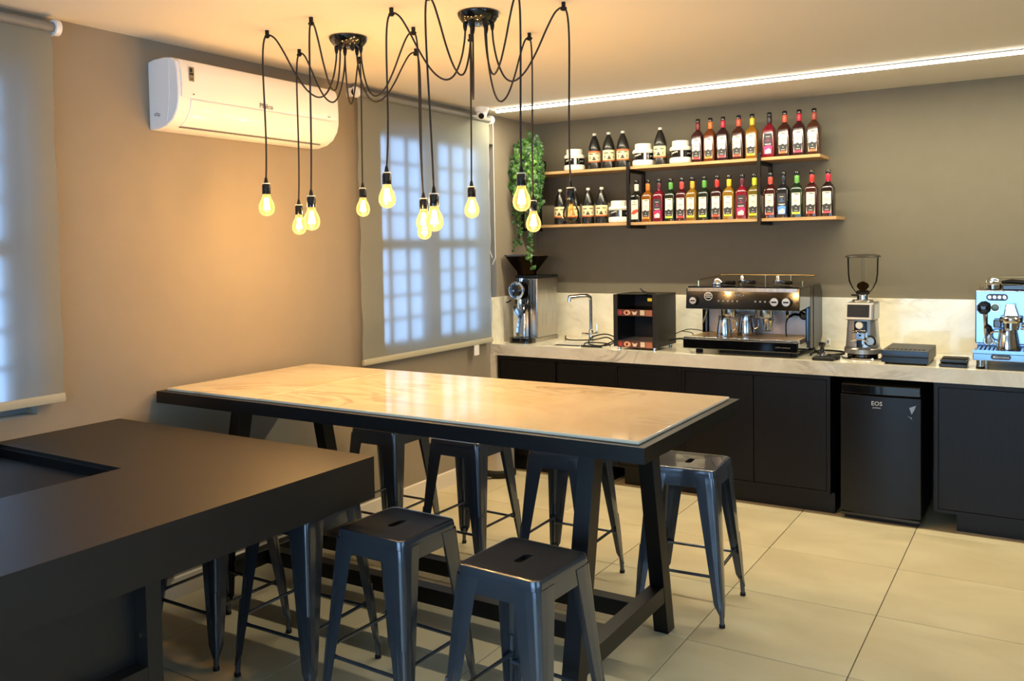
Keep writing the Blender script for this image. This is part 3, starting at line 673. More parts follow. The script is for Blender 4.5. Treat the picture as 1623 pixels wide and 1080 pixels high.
def sauce(x, z, label, band, rz):
    t = thing('sauce_bottle', label, 'bottle', (0, 0, 0), 'black squeeze sauce bottles on the wall shelves')
    r = .0465
    MB().lathe([(r-.005, 0), (r, .006), (r, .045), (r-.0015, .05), (r-.0015, .135), (r, .14), (r-.004, .165), (r-.012, .195), (r-.022, .222), (.017, .238), (.0135, .243), (.0135, .25)], (0, 0, 0), 28).build('plastic_body', mat('sauce_black', (20, 19, 17), .3, 0, .2), t)
    MB().lathe([(.0138, .2495), (.0145, .252), (.0145, .264), (.012, .267)], (0, 0, 0), 18).build('cap', mat('cap_grey', (206, 200, 186), .4), t)
    m = MB(); cr, og, dk = mat('sauce_label_cream', (226, 208, 160), .5), mat('sauce_label_orange', (196, 96, 44), .5), mat('sauce_label_brown', (66, 42, 30), .5)
    c0 = (0, 0)
    z0, z1 = .052, .134
    m.mat(0).arc(c0, r+.0006, -1.25, 1.25, z0, z1, 12)
    if band: m.mat(1).arc(c0, r+.001, -1.25, 1.25, z1-.014, z1, 12)
    m.mat(1).arc(c0, r+.001, -1.25, 1.25, z0, z0+.010, 12)
    m.mat(2).arc(c0, r+.0013, -.28, .28, z0+.014, z0+.026, 4).arc(c0, r+.0013, -.14, .14, z0+.026, z0+.038, 3)
    m.mat(2).arc(c0, r+.0013, -.85, -.15, z1-.026, z1-.019, 4).arc(c0, r+.0013, .2, .8, z1-.024, z1-.018, 4).arc(c0, r+.0013, -.75, -.6, z0+.02, z0+.042, 2).arc(c0, r+.0013, .62, .72, z0+.02, z0+.04, 2)
    m.build('label', [cr, og, dk], t, smooth=0)
    t.location = (x, -.19, z); t.rotation_euler = (0, 0, rz)
sauce(.616, UP, 'black sauce bottle on the upper shelf just right of the first jar', True, .35)
sauce(.731, UP, 'black sauce bottle in the middle of three on the upper shelf', False, .5)
sauce(.844, UP, 'black sauce bottle on the upper shelf above the left visible bracket', True, .35)
sauce(1.132, UP, 'black sauce bottle standing between two jars on the upper shelf', False, .1)
sauce(.321, LO, 'black sauce bottle farthest left on the lower shelf beside the ivy', False, .3)
sauce(.441, LO, 'black sauce bottle behind the unlit bulb on the lower shelf', False, .3)
sauce(.558, LO, 'black sauce bottle right of the unlit bulb on the lower shelf', False, .4)
sauce(.669, LO, 'black sauce bottle next to the jar on the lower shelf', False, .35)
def jar(x, z, label, rz):
    t = thing('powder_jar', label, 'jar', (0, 0, 0), 'white plastic jars with black labels')
    MB().lathe([(.070, 0), (.078, .008), (.080, .024), (.078, .038), (.0745, .042), (.0745, .094), (.078, .098), (.079, .106), (.072, .118), (.060, .124), (.058, .126)], (0, 0, 0), 32).build('plastic_body', offwhite, t)
    MB().lathe([(.0585, .1255), (.061, .129), (.061, .158), (.058, .161), (.05, .1615)], (0, 0, 0), 32).build('lid', offwhite, t)
    m = MB(); m.mat(0).arc((0, 0), .0752, -2.6, 2.6, .044, .092, 28)
    m.mat(1).arc((0, 0), .0756, .18, .42, .048, .088, 4).arc((0, 0), .0756, .23, .37, .045, .091, 3)
    for k in range(7): m.mat(1).arc((0, 0), .0756, -.75+k*.1, -.70+k*.1, .066+k*.0016+(k % 2)*.003, .078+k*.0016, 1)
    for k in range(4): m.mat(1).arc((0, 0), .0756, .85+k*.12, .89+k*.12, .062+(k % 2)*.006, .074, 1)
    m.build('label', [gloss, offwhite], t, smooth=0)
    t.location = (x, -.178, z); t.rotation_euler = (0, 0, rz)
jar(.442, UP, 'white jar with black label at the left end of the upper shelf', .25)
jar(.999, UP, 'white jar with black label right of the left visible bracket, upper shelf', .25)
jar(1.281, UP, 'white jar with black label just left of the upper syrup bottles', .15)
jar(.805, LO, 'white jar with black label on the lower shelf', .25)

# ------------------------------------------------------------------ hanging ivy
iv = thing('hanging_ivy', 'green trailing ivy hanging from the left end of the shelves', 'plant', (.13, -.36, 2.45))
leafm = noisy('ivy_leaf', (38, 84, 24), (92, 138, 46), 14, .4, detail=3, rand=1)
leafd = noisy('ivy_leaf_deep', (22, 56, 18), (56, 104, 34), 14, .45, detail=3, rand=1)
stemm = mat('ivy_stem', (70, 84, 40), .6)
potm = MB().lathe([(.05, 2.36), (.06, 2.40), (.062, 2.44), (.056, 2.445)], (.14, -.2, -.17), 20).build('pot', matteblk, iv)
lobes = [(0, -.25), (.30, -.42), (.62, -.30), (.50, .0), (.80, .22), (.38, .32), (0, 1.0), (-.38, .32), (-.80, .22), (-.50, .0), (-.62, -.30), (-.30, -.42)]
def leaf_mesh(s):
    b = MB(); b.add([(x*s*.68, y*s*.68, -abs(x)*s*.16-(y*y)*s*.12) for x, y in lobes]+[(0, .05*s, .02*s)], [(i, (i+1) % 12, 12) for i in range(12)]); return b
rl = random.Random(3)
strands = []
def strand(x, y, z0, z1, dx, dy):
    n = 7; pts = [(x+dx*i/n+rl.uniform(-.012, .012), y+dy*i/n+rl.uniform(-.012, .012), z0+(z1-z0)*i/n) for i in range(n+1)]
    strands.append(smoothpath(pts, 4))
for k in range(22):
    strand(rl.uniform(.07, .25), rl.uniform(-.41, -.33), rl.uniform(2.36, 2.47), rl.uniform(1.90, 2.1), rl.uniform(-.03, .03), rl.uniform(-.03, .0))
for k in range(5): strand(rl.uniform(.16, .24), -.38, 2.2, rl.uniform(1.72, 1.82), 0, 0)
for k in range(4): strand(rl.uniform(.02, .09), -.38, 2.3, 2.05, -.02, 0)
strands.append(smoothpath([(.16, -.38, 1.85), (.17, -.39, 1.75), (.18, -.40, 1.66), (.20, -.45, 1.60), (.25, -.55, 1.582), (.285, -.573, 1.54), (.29, -.575, 1.47)], 5)); strand(.15, -.37, 1.85, 1.62, .02, -.01)
strand(.08, -.38, 1.88, 1.60, -.05, -.02); strand(.09, -.38, 1.9, 1.64, -.01, -.01); strand(.03, -.38, 2.0, 1.86, -.01, 0)
sm_ = MB()
for s in strands: sm_.tube(s, .0014, 4)
sm_.build('vine', stemm, iv).__setitem__('kind', 'stuff')
protos = []
stf = MB(); nleaf = 0
cand = []
for si, s in enumerate(strands):
    dense = si < 22
    for p in s:
        for _ in range(2 if dense else 1):
            if not dense and si > 26 and rl.random() < .25: continue
            cand.append((p+Vector((rl.uniform(-.028, .028), rl.uniform(-.03, .02), rl.uniform(-.015, .015))), rl.uniform(.030, .052) if dense or si < 31 else rl.uniform(.022, .036)))
rl.shuffle(cand); cand = [c for c in cand if c[0].x > .004]
cand.sort(key=lambda c: c[0].y)
for i, (p, s) in enumerate(cand):
    rot = Matrix.Rotation(rl.uniform(-.7, .7)+.35, 3, 'Z') @ Matrix.Rotation(PI/2+rl.uniform(-.5, .3), 3, 'X') @ Matrix.Rotation(PI+rl.uniform(-.9, .9), 3, 'Z')
    if i < 260:
        if len(protos) < 6:
            o = leaf_mesh(1.).build('leaf', leafm if len(protos) % 3 else leafd, iv, smooth=0); protos.append(o)
        else:
            o = protos[rl.randrange(6)].copy(); COL.objects.link(o); o.parent = iv
        o.location = p-iv.location; o.rotation_euler = rot.to_euler(); o.scale = (s, s, s)
        if not o.data.get('c'):
            for v in o.data.vertices: v.co += iv.location
            o.data['c'] = 1
    else:
        b = leaf_mesh(s); stf.add([tuple(rot @ Vector(v)+p) for v in b.v], b.f)
if stf.v: stf.build('foliage', leafd, iv, smooth=0, kind='stuff')

# ------------------------------------------------------------------ tall shop grinder
def holder(m, *a): return m
t = thing('shop_grinder', 'tall steel coffee grinder with smoked funnel hopper in the corner', 'coffee grinder', (.18, -.33, CH))
MB().box(.092, .274, -.476, -.165, CH+.03, 1.392).build('body', steel, t, bevel=.006)
MB().box(.088, .278, -.480, -.160, 1.393, 1.412).build('top_plate', matteblk, t, bevel=.004)
MB().loft([rsq(.095, .07, .05, z, .183, -.545) for z in (CH, CH+.006, CH+.035, CH+.04)]).build('front_base', gloss, t)
MB().box(.088, .276, -.50, -.165, CH, CH+.03).build('base', steel, t, bevel=.003)
MB().box(.105, .235, -.520, -.4765, 1.20, 1.385).build('burr_housing', gloss, t, bevel=.008)
MB().lathe([(.030, -.02), (.03, .022), (.05, .03), (.064, .034), (.066, .05), (.060, .056)], (.150, -.520, 1.305), 32, 'y').build('adjuster_ring', chrome, t)
k = MB().lathe([(.044, .0565), (.044, .075), (.036, .082), (.012, .084)], (.150, -.520, 1.305), 28, 'y').build('adjuster_knob', gloss, t)
MB().lathe([(.008, .0845), (.007, .088)], (.150, -.520, 1.305), 12, 'y').build('centre_screw', chrome, k)
MB().tube([(.10, -.56, 1.235), (.085, -.565, 1.222), (.062, -.57, 1.215)], .005, 8).build('lever', matteblk, t)
MB().lathe([(.022, 1.24), (.026, 1.19), (.018, 1.15), (.012, 1.125)], (.165, -.535, 0), 16).build('spout', chrome, t)
MB().tube([(.205, -.49, 1.26), (.215, -.53, 1.20), (.20, -.55, 1.14)], [.014, .016, .010], 10).build('knocker', gloss, t)
MB().loft([rsq(.052, .030, .012, z, .158, -.525) for z in (CH+.045, 1.185)], cap1=False).build('catch_bin', steelp, t, solid=.002)
MB().loft([rsq(.058, .058, .02, 1.413, .155, -.42), rsq(.06, .06, .02, 1.44, .155, -.42), rsq(.135, .125, .035, 1.556, .160, -.42)], cap0=False, cap1=False).build('hopper', smoke, t)
MB().loft([rsq(.139, .129, .037, 1.556, .160, -.42), rsq(.139, .129, .037, 1.566, .160, -.42)]).build('hopper_rim', mat('smoked_lid', (60, 52, 44), .25), t)
MB().lathe([(.024, 1.37), (.024, 1.3925)], (.16, -.50, 0), 14).build('throat_bolt', chrome, t)
MB().box(.2745, .2755, -.225, -.205, 1.29, 1.32).build('logo_plate', greyp, t, smooth=0)

# faucet, cable tangle
t = thing('kitchen_tap', 'chrome tall angled mixer tap behind the sink', 'tap', (.575, -.20, CH))
MB().lathe([(.028, CH), (.028, CH+.008), (.020, CH+.012), (.020, CH+.075), (.016, CH+.082)], (.575, -.20, 0), 20).build('base', chrome, t)
MB().tube([(.575, -.20, CH+.08), (.575, -.20, 1.215), (.572, -.205, 1.24), (.555, -.225, 1.252), (.52, -.27, 1.252), (.465, -.34, 1.245)], [.0135, .0135, .015, .017, .018, .018], 12).build('spout', chrome, t)
MB().cyl((.468, -.336, 1.245), (.466, -.338, 1.215), .0145, 12).build('aerator', chrome, t)
MB().tube([(.59, -.215, CH+.045), (.63, -.245, CH+.055), (.66, -.25, CH+.06)], .012, 10).build('lever_joint', chrome, t)
MB().tube([(.65, -.25, CH+.06), (.645, -.25, CH+.13)], [.005, .007], 8).build('lever', chrome, t)
MB().tube([(.56, -.215, CH+.045), (.535, -.24, CH+.05), (.52, -.25, CH+.05)], .010, 10).build('side_valve', chrome, t)
t = thing('power_cable', 'black power cable lying in loops beside the display case', 'cable', (.8, -.5, CH))
MB().tube(smoothpath([(.28, -.06, CH+.009), (.42, -.30, CH+.011), (.52, -.33, CH+.011), (.66, -.32, CH+.02), (.80, -.40, CH+.05), (.90, -.50, CH+.03), (.86, -.56, CH+.011), (.72, -.52, CH+.011), (.70, -.44, CH+.05), (.80, -.42, CH+.075), (.90, -.47, CH+.05), (.84, -.58, CH+.011), (.74, -.62, CH+.011), (.72, -.55, CH+.025), (.84, -.50, CH+.02), (.90, -.56, CH+.011)], 6), .0045, 7).build('cord', rubber, t)
MB().box(.70, .86, -.615, -.60, CH+.001, CH+.013).build('plug_end', rubber, t, bevel=.003)

# ------------------------------------------------------------------ display case
t = thing('warming_display', 'small black countertop display case with two photo-printed shelf fronts', 'display case', (1.11, -.44, CH))
wx0, wx1, wy0, wy1, wz0, wz1 = .952, 1.268, -.612, -.268, CH+.018, 1.292
case = mat('case_black', (24, 22, 21), .45)
MB().box(wx0, wx0+.012, wy0, wy1, wz0, wz1).build('side_panel', case, t, smooth=0)
MB().box(wx1-.012, wx1, wy0, wy1, wz0, wz1).build('side_panel', case, t, smooth=0)
MB().box(wx0+.012, wx1-.012, wy1-.012, wy1, wz0, wz1).build('back_panel', case, t, smooth=0)
MB().box(wx0+.012, wx1-.012, wy0, wy1-.012, wz0, wz0+.012).build('floor_panel', case, t, smooth=0)
MB().box(wx0+.012, wx0+.030, wy0, wy0+.006, wz0+.012, wz1).build('front_stile', case, t, smooth=0); MB().box(wx1-.030, wx1-.012, wy0, wy0+.006, wz0+.012, wz1).build('front_stile', case, t, smooth=0)
MB().box(wx0+.012, wx1-.012, wy0+.02, wy1-.012, 1.186, 1.192).build('shelf', smoke, t, smooth=0)
MB().box(wx0+.012, wx1-.012, wy0+.03, wy1-.012, wz1-.006, wz1-.001).build('top_glass', smoke, t, smooth=0)
pk = [mat('strip_brown', (92, 50, 34), .5), mat('strip_red', (178, 44, 50), .5), mat('strip_skin', (226, 158, 120), .5), mat('strip_cream', (220, 200, 172), .5), mat('strip_coffee', (170, 104, 72), .5)]
for zt in (1.192, .978):
    s = MB(); f = wy0-.003
    s.mat(0).box(wx0+.031, wx1-.031, f, f+.002, zt-.044, zt)
    def disc(cx, cz_, rx, rz_, k, n=14): s.mat(k).add([(cx+rx*math.cos(2*PI*i/n), f-.0006, cz_+rz_*math.sin(2*PI*i/n)) for i in range(n)], [tuple(range(n))])
    zc = zt-.022
    disc(1.005, zc, .012, .016, 1); disc(1.055, zc, .026, .018, 2); disc(1.052, zc, .008, .008, 4)
    s.mat(3).add([(1.088, f-.0006, zc+.012), (1.108, f-.0006, zc+.004), (1.13, f-.0006, zc+.012), (1.12, f-.0006, zc-.014), (1.098, f-.0006, zc-.014)], [tuple(range(5))])
    s.mat(3).box(1.150, 1.182, f-.0008, f, zc-.016, zc+.018); disc(1.166, zc, .010, .011, 0)
    s.mat(4).box(1.188, 1.235, f-.0008, f, zc-.020, zc+.019); disc(1.228, zc+.010, .006, .007, 3)
    s.build('printed_strip', pk, t, smooth=0)
gr = MB()
for k in range(9): gr.box(wx0+.014, wx1-.014, wy0+.03+k*.032, wy0+.036+k*.032, wz0+.035, wz0+.039)
gr.build('wire_rack', steel, t, smooth=0)
MB().box(1.205, 1.235, wy0-.004, wy0-.002, wz1-.042, wz1-.022).build('yellow_sticker', mat('sticker_yellow', (214, 190, 40), .5), t, smooth=0)
for x in (wx0+.03, wx1-.03):
    for y in (wy0+.03, wy1-.03): MB().cyl((x, y, CH), (x, y, wz0), .012, 12).build('foot', steelp, t)
MB().tube([(1.06, -.40, wz1+.03), (1.09, -.42, wz1+.012), (1.15, -.45, wz1+.002), (1.20, -.46, wz1-.001)], [.004, .006, .003, .002], 6).build('cord_stub', rubber, t)

# ------------------------------------------------------------------ black espresso machine
ex0, ex1 = 1.472, 2.196
t = thing('espresso_machine', 'black two-group espresso machine with steel back panel', 'espresso machine', ((ex0+ex1)/2, -.35, CH))
egloss = mat('espresso_black', (9, 10, 13), .08, 0, .5)
egrey = mat('espresso_side', (58, 56, 54), .28, .6)
for x in (ex0+.07, ex1-.05):
    for y in (-.56, -.10): MB().lathe([(.022, CH), (.024, CH+.01), (.018, CH+.045)], (x, y, 0), 14).build('foot', rubber, t)
MB().box(ex0-.012, ex1-.004, -.645, -.595, .952, 1.018).build('tray_front', egloss, t, bevel=.006)
MB().box(ex0-.010, ex1-.006, -.642, -.592, 1.0185, 1.028).build('tray_rim', steelp, t, bevel=.002)
MB().box(ex0+.0, ex1-.012, -.5945, -.10, .952, .985).build('lower_body', egloss, t, smooth=0)
trayw = MB()
MB().box(ex0+.004, ex1-.018, -.592, -.232, .985, .995).build('tray_basin', steel, t, smooth=0)
for k in range(38):
    x = ex0+.012+k*.0182; trayw.box(x, x+.010, -.590, -.235, 1.020, 1.026)
trayw.box(ex0+.008, ex1-.022, -.590, -.584, 1.014, 1.0195).box(ex0+.008, ex1-.022, -.241, -.235, 1.014, 1.0195)
trayw.build('drip_grate', mat('warm_reflection_steel', (226, 198, 144), .3, .35), t, smooth=0)  # gold reflection of the bulbs put into the steel's base colour
MB().box(ex0+.022, ex1-.030, -.230, -.222, .985, 1.232).build('back_panel', mat('satin_steel', (196, 188, 184), .36, .55), t, smooth=0)
MB().box(ex0+.012, ex1-.030, -.2215, -.02, .985, 1.325).build('boiler_housing', egrey, t, smooth=0)
MB().prism([(-.62, 1.208), (-.605, 1.345), (-.235, 1.345), (-.235, 1.225), (-.55, 1.208)], ex0, ex1-.002, 'x').build('control_head', egloss, t, bevel=.004)
MB().box(ex0+.012, ex1-.016, -.6125, -.600, 1.322, 1.343).build('top_strip', steel, t, smooth=0)
MB().box(ex0+.01, ex1-.01, -.60, -.03, 1.3455, 1.352).build('cup_tray', egloss, t, smooth=0)
MB().prism([(-.60, 1.36), (-.30, 1.36), (-.30, .96), (-.60, .96)][::-1], ex1-.028, ex1-.0285, 'x')
# side panels right and left
MB().prism([(-.345, .955), (-.345, 1.345), (-.27, 1.348), (-.27, .945)], ex1-.029, ex1-.001, 'x').build('side_panel', egrey, t, bevel=.003)
MB().prism([(-.264, .945), (-.264, 1.350), (-.06, 1.345), (-.02, 1.30), (.0-.022, 1.0), (-.10, .945)], ex1-.03, ex1+.002, 'x').build('rear_side_panel', egrey, t, bevel=.004)
MB().tube([(ex1-.016, -.352, 1.21), (ex1-.016, -.358, 1.1), (ex1-.016, -.352, 1.0)], .012, 10).build('blue_edge_tube', mat('steel_blue', (70, 96, 120), .25, .8), t)
MB().prism([(-.30, .985), (-.30, 1.24), (-.262, 1.26), (-.262, .985)], ex0+.0, ex0+.02, 'x').build('left_post', egloss, t)
MB().prism([(-.26, .955), (-.26, 1.34), (-.03, 1.34), (-.03, .955)], ex0-.002, ex0+.011, 'x').build('side_panel', egrey, t, bevel=.003)
# cup rail
ra = [(ex0+.045, -.50, 1.352), (ex0+.045, -.50, 1.383), (ex0+.045, -.47, 1.392), (ex0+.045, -.18, 1.400), (ex0+.05, -.06, 1.405), (ex0+.12, -.045, 1.408), (ex1-.12, -.045, 1.408), (ex1-.03, -.06, 1.405), (ex1-.03, -.18, 1.400), (ex1-.03, -.40, 1.392), (ex1-.03, -.42, 1.383), (ex1-.03, -.42, 1.352)]
rl2 = MB().tube(ra, .0045, 8)
for x in (1.66, 1.83, 2.0): rl2.cyl((x, -.045, 1.35), (x, -.045, 1.408), .004, 8)
rl2.build('cup_rail', brass, t)
# knobs and prints
knobm = mat('knob_silver', (214, 214, 212), .35, .3)
def knob(x, z, r, par, face=knobm):
    k = MB().lathe([(r, 0), (r, .018), (r*.9, .024)], (x, -.6165, z), 24, 'y').build('steam_knob', matteblk, par)
    MB().lathe([(r*.84, .0242), (r*.8, .028)], (x, -.6165, z), 24, 'y').build('knob_face', face, k)
    MB().box(x-r*.55, x+r*.55, -.6465, -.6449, z-r*.16, z+r*.16).build('knob_bar', matteblk, k, smooth=0)
knob(1.528, 1.262, .026, t); knob(2.047, 1.262, .029, t); knob(2.119, 1.262, .029, t)
em = MB()
for k in range(3): em.box(1.622-.02+.004*abs(k-1), 1.622+.02-.004*abs(k-1), -.6145, -.6125, 1.283+k*.012, 1.288+k*.012)
em.build('round_emblem', gold, t, smooth=0)
MB().lathe([(.027, .0), (.027, .0012), (.0235, .0012), (.0235, 0)], (1.622, -.6130, 1.291), 24, 'y', cap=False).build('emblem_ring', gold, t, smooth=0)
text('brand_lettering', 'UNICA', .022, (1.822, -.6145, 1.300), (PI/2-.11, 0, 0), mat('print_grey', (150, 150, 152), .4), t)
for base in (1.69, 1.925):
    for k in range(5):
        MB().lathe([(.006, 0), (.006, .002)], (base+k*.030, -.6150, 1.262), 10, 'y').build('brew_button', mat('print_grey', (150, 150, 152), .4), t)
text('lettering', 'coffee machines', .014, (2.10, -.6465, .985), FRONT, greyp, t)
def group(x):
    g = MB().lathe([(.052, 1.150), (.055, 1.156), (.055, 1.208), (.05, 1.212)], (x, -.47, 0), 28).build('group_head', steelp, t)
    MB().box(x-.05, x+.05, -.46, -.231, 1.165, 1.2065).build('group_body', egloss, t, bevel=.006)
    return g
group(1.712); group(1.94)
pf = MB().lathe([(.036, 1.148), (.04, 1.135), (.034, 1.12), (.03, 1.075), (.018, 1.066)], (1.962, -.478, 0), 24).build('filter_basket', steelp, t)
MB().box(2.068, 2.074, -.33, -.306, 1.165, 1.20).build('nozzle_bracket', steelp, t)
MB().tube([(2.05, -.33, 1.205), (2.052, -.35, 1.16), (2.05, -.345, 1.135)], [.008, .010, .006], 10).build('hot_water_spout', steelp, t)
MB().tube(smoothpath([(2.125, -.31, 1.16), (2.09, -.36, 1.165), (2.062, -.40, 1.13), (2.06, -.41, 1.06), (2.066, -.415, 1.03)], 5), [.009]*8+[.0045]*13, 8).build('steam_wand', gloss, t)
MB().lathe([(.034, 0), (.034, .02), (.028, .026)], (2.135, -.2305, 1.158), 24, 'y').build('gauge_bezel', matteblk, t)
MB().lathe([(.026, .0265), (.024, .028)], (2.135, -.2305, 1.158), 24, 'y').build('gauge_face', chrome, t)
MB().box(1.565, 1.635, -.243, -.2305, 1.085, 1.135).build('power_switch', matteblk, t, bevel=.003)
MB().tube([(1.63, -.31, 1.23), (1.64, -.315, 1.16), (1.62, -.312, 1.135)], .004, 6).build('wire', matteblk, t)
MB().tube(smoothpath([(1.515, -.33, 1.21), (1.535, -.37, 1.19), (1.525, -.38, 1.15), (1.50, -.37, 1.10)], 5), .005, 8).build('steam_wand', steelp, t)
# pitcher helper
def pitcher(name, x, y, z, h, r, label, group_=None, side=1, m=steelp):
    q = thing(name, label, 'milk jug', (x, y, z), group_)
    MB().lathe([(r*.98, z), (r, z+.004), (r*.96, z+h*.3), (r*.80, z+h*.72), (r*.74, z+h*.9), (r*.78, z+h)], (x, y, 0), 28).build('jug_body', m, q)
    MB().tube(smoothpath([(x+side*r*.74, y, z+h*.88), (x+side*(r+.022), y, z+h*.82), (x+side*(r+.024), y, z+h*.45), (x+side*(r*.93), y, z+h*.32)], 5), .0045, 8).build('handle', m, q)
    return q
pitcher('milk_jug', 1.702, -.535, 1.0265, .125, .052, 'shiny steel milk jug on the drip tray at the front left group')
pitcher('milk_jug', 1.800, -.40, 1.0265, .135, .058, 'duller steel milk jug right behind the other jug, black machine tray')
# grinder funnel and portafilters lying on the top
def portafilter_top(x, y, label):
    q = thing('portafilter', label, 'portafilter', (x, y, 1.353), 'portafilters resting on the black machine')
    MB().lathe([(.030, 1.358), (.034, 1.365), (.034, 1.383), (.030, 1.387)], (x, y, 0), 20).build('basket', chrome, q)
    MB().lathe([(.012, 1.387), (.016, 1.395), (.012, 1.405), (.008, 1.412)], (x-.004, y, 0), 14).build('double_spout', chrome, q)
    MB().tube([(x+.034, y-.02, 1.372), (x+.055, y-.04, 1.369), (x+.10, y-.09, 1.370)], [.007, .012, .014], 10).build('grip', gloss, q)
portafilter_top(1.745, -.28, 'chrome portafilter upside down in the middle of the machine top'); portafilter_top(1.985, -.30, 'chrome portafilter upside down at the right of the machine top')
q = thing('steel_cone_tamper', 'chrome cone-shaped part with black grip at the left of the machine top', 'portafilter', (1.60, -.35, 1.353))
MB().lathe([(.040, 1.353), (.042, 1.36), (.034, 1.385), (.018, 1.402), (.010, 1.405)], (1.60, -.35, 0), 20).build('cone', chrome, q)
MB().tube([(1.645, -.36, 1.366), (1.67, -.38, 1.368), (1.73, -.42, 1.368)], [.009, .013, .014], 10).build('grip', gloss, q)
# machine cable on the counter right side
t = thing('machine_cable', 'black cable curling on the counter right of the black espresso machine', 'cable', (2.2, -.3, CH))
MB().tube(smoothpath([(2.21, -.27, .935), (2.22, -.30, .93), (2.30, -.40, .926), (2.38, -.34, .926), (2.37, -.22, .926), (2.27, -.18, .926), (2.215, -.22, .926), (2.212, -.40, .926), (2.225, -.46, .926)], 6), .006, 8).build('cord', rubber, t)
t = thing('case_cable', 'thin black cable looping up between display case and espresso machine', 'cable', (1.35, -.2, CH))
MB().tube(smoothpath([(1.272, -.40, CH+.05), (1.33, -.36, CH+.06), (1.40, -.35, CH+.055), (1.455, -.34, CH+.05)], 5), .006, 7).tube(smoothpath([(1.272, -.30, CH+.085), (1.33, -.20, CH+.11), (1.42, -.16, CH+.10), (1.455, -.16, CH+.08)], 5), .003, 6).tube(smoothpath([(1.30, -.24, CH+.10), (1.36, -.20, CH+.085), (1.36, -.20, CH+.05), (1.32, -.22, CH+.01)], 5), .003, 6).build('cord', rubber, t)
# wall sockets
for x, z, lb in ((2.236, .965, 'small white socket on the splashback right of the black espresso machine'),):
    w_ = .012 if x < 2.5 else .032
    q = thing('wall_socket', lb, 'socket', (x, -.02, z))
    MB().box(x-w_, x+w_, -.0265, -.0205, z-.022, z+.022).build('plate', white, q, bevel=.002)
    MB().box(x-w_*.4, x+w_*.4, -.0285, -.0265, z-.010, z+.010).build('insert', greyp, q, smooth=0)

# tamper on a corner mat
t = thing('tamping_mat', 'black rubber tamping mat at the counter edge', 'mat', (2.33, -.615, CH))
MB().box(2.275, 2.40, -.665, -.565, CH, CH+.020).build('mat_pad', rubber, t, bevel=.006)
MB().box(2.36, 2.415, -.60, -.53, CH+.0, CH+.026).build('raised_lip', rubber, t, bevel=.006)
t = thing('tamper', 'black handled coffee tamper with steel base on the rubber mat', 'tamper', (2.325, -.60, CH+.02))
MB().lathe([(.028, CH+.0205), (.029, CH+.024), (.029, CH+.034), (.02, CH+.039)], (2.325, -.61, 0), 24).build('base', steelp, t)
MB().lathe([(.019, CH+.0395), (.012, CH+.05), (.012, CH+.075), (.019, CH+.09), (.02, CH+.10), (.012, CH+.106)], (2.325, -.61, 0), 20).build('handle', gloss, t)

# ------------------------------------------------------------------ on-demand grinder
gx, gy = 2.523, -.43
t = thing('espresso_grinder', 'silver espresso grinder with clear hopper and black screen', 'coffee grinder', (gx, gy, CH))
MB().lathe([(.118, CH), (.122, CH+.004), (.118, CH+.010), (.05, CH+.014)], (gx, gy, 0), 36).build('base_plate', chrome, t)
MB().lathe([(.088, CH+.014), (.088, CH+.028), (.10, CH+.034)], (gx, gy, 0), 32).build('base_foot', gloss, t)
MB().lathe([(.105, CH+.034), (.106, CH+.060), (.096, CH+.074)], (gx, gy, 0), 36).build('base_ring', silver, t)
L = [rsq(.092, .095, .06, CH+.075, gx, gy), rsq(.086, .090, .055, 1.08, gx, gy), rsq(.080, .085, .045, 1.155, gx, gy)]
MB().loft(L).build('body', silver, t)
hd = [(gy-.125, 1.160), (gy-.105, 1.262), (gy+.085, 1.262), (gy+.085, 1.156), (gy-.06, 1.156)]
MB().prism(hd, gx-.080, gx+.082, 'x').build('head', silver, t, bevel=.010, seg=3)
n_ = Vector((0, -math.cos(.19), math.sin(.19)))
def scr(x0, x1, s0, s1, off):
    a = Vector((0, gy-.125, 1.160)); d = Vector((0, .020, .102)).normalized(); L_ = .104
    p = [a+d*(L_*s0), a+d*(L_*s1)]; nn = Vector((0, -.102, .020)).normalized()*off
    b = [(x0, p[0].y, p[0].z), (x1, p[0].y, p[0].z), (x1, p[1].y, p[1].z), (x0, p[1].y, p[1].z)]
    return MB().hexa(b, [(x+nn.x, y+nn.y, z+nn.z) for x, y, z in b])
scr(gx-.078, gx+.068, .04, .96, .003).build('screen_surround', mat('light_silver', (214, 208, 192), .3, .5), t, bevel=.001)
scr(gx-.068, gx+.056, .16, .88, .0038).build('screen', screen, t, smooth=0)
MB().lathe([(.058, 1.2625), (.060, 1.268), (.058, 1.274), (.035, 1.277)], (gx, gy, 0), 28).build('collar_plate', chrome, t)
MB().lathe([(.034, 1.277), (.034, 1.302), (.040, 1.306)], (gx, gy, 0), 24).build('hopper_neck', chrome, t)
MB().tube([(gx-.034, gy, 1.300), (gx-.065, gy-.01, 1.302)], .005, 8).build('gate_lever', gloss, t)
MB().lathe([(.036, 1.306), (.042, 1.318), (.062, 1.345), (.080, 1.385), (.086, 1.43), (.088, 1.53)], (gx, gy, 0), 36, cap=False).build('hopper', clear, t)
MB().cyl((gx, gy, 1.33), (gx, gy, 1.529), .008, 12).build('centre_rod', clear, t)
MB().lathe([(.012, 1.325), (.036, 1.352), (.030, 1.372), (.006, 1.385)], (gx, gy, 0), 20).build('inner_cone', smoke, t)
MB().lathe([(.037, 1.308), (.043, 1.320), (.030, 1.330), (.006, 1.332)], (gx, gy, 0), 20).build('coffee_beans', mat('coffee_bean', (34, 22, 16), .5), t)
MB().lathe([(.098, 1.530), (.101, 1.533), (.098, 1.540), (.07, 1.548), (.01, 1.551)], (gx, gy, 0), 36).build('hopper_lid', mat('lid_brown_black', (40, 34, 28), .4), t)
MB().box(gx-.032, gx+.040, gy-.108, gy-.082, 1.085, 1.152).build('dosing_recess', gloss, t, bevel=.004)
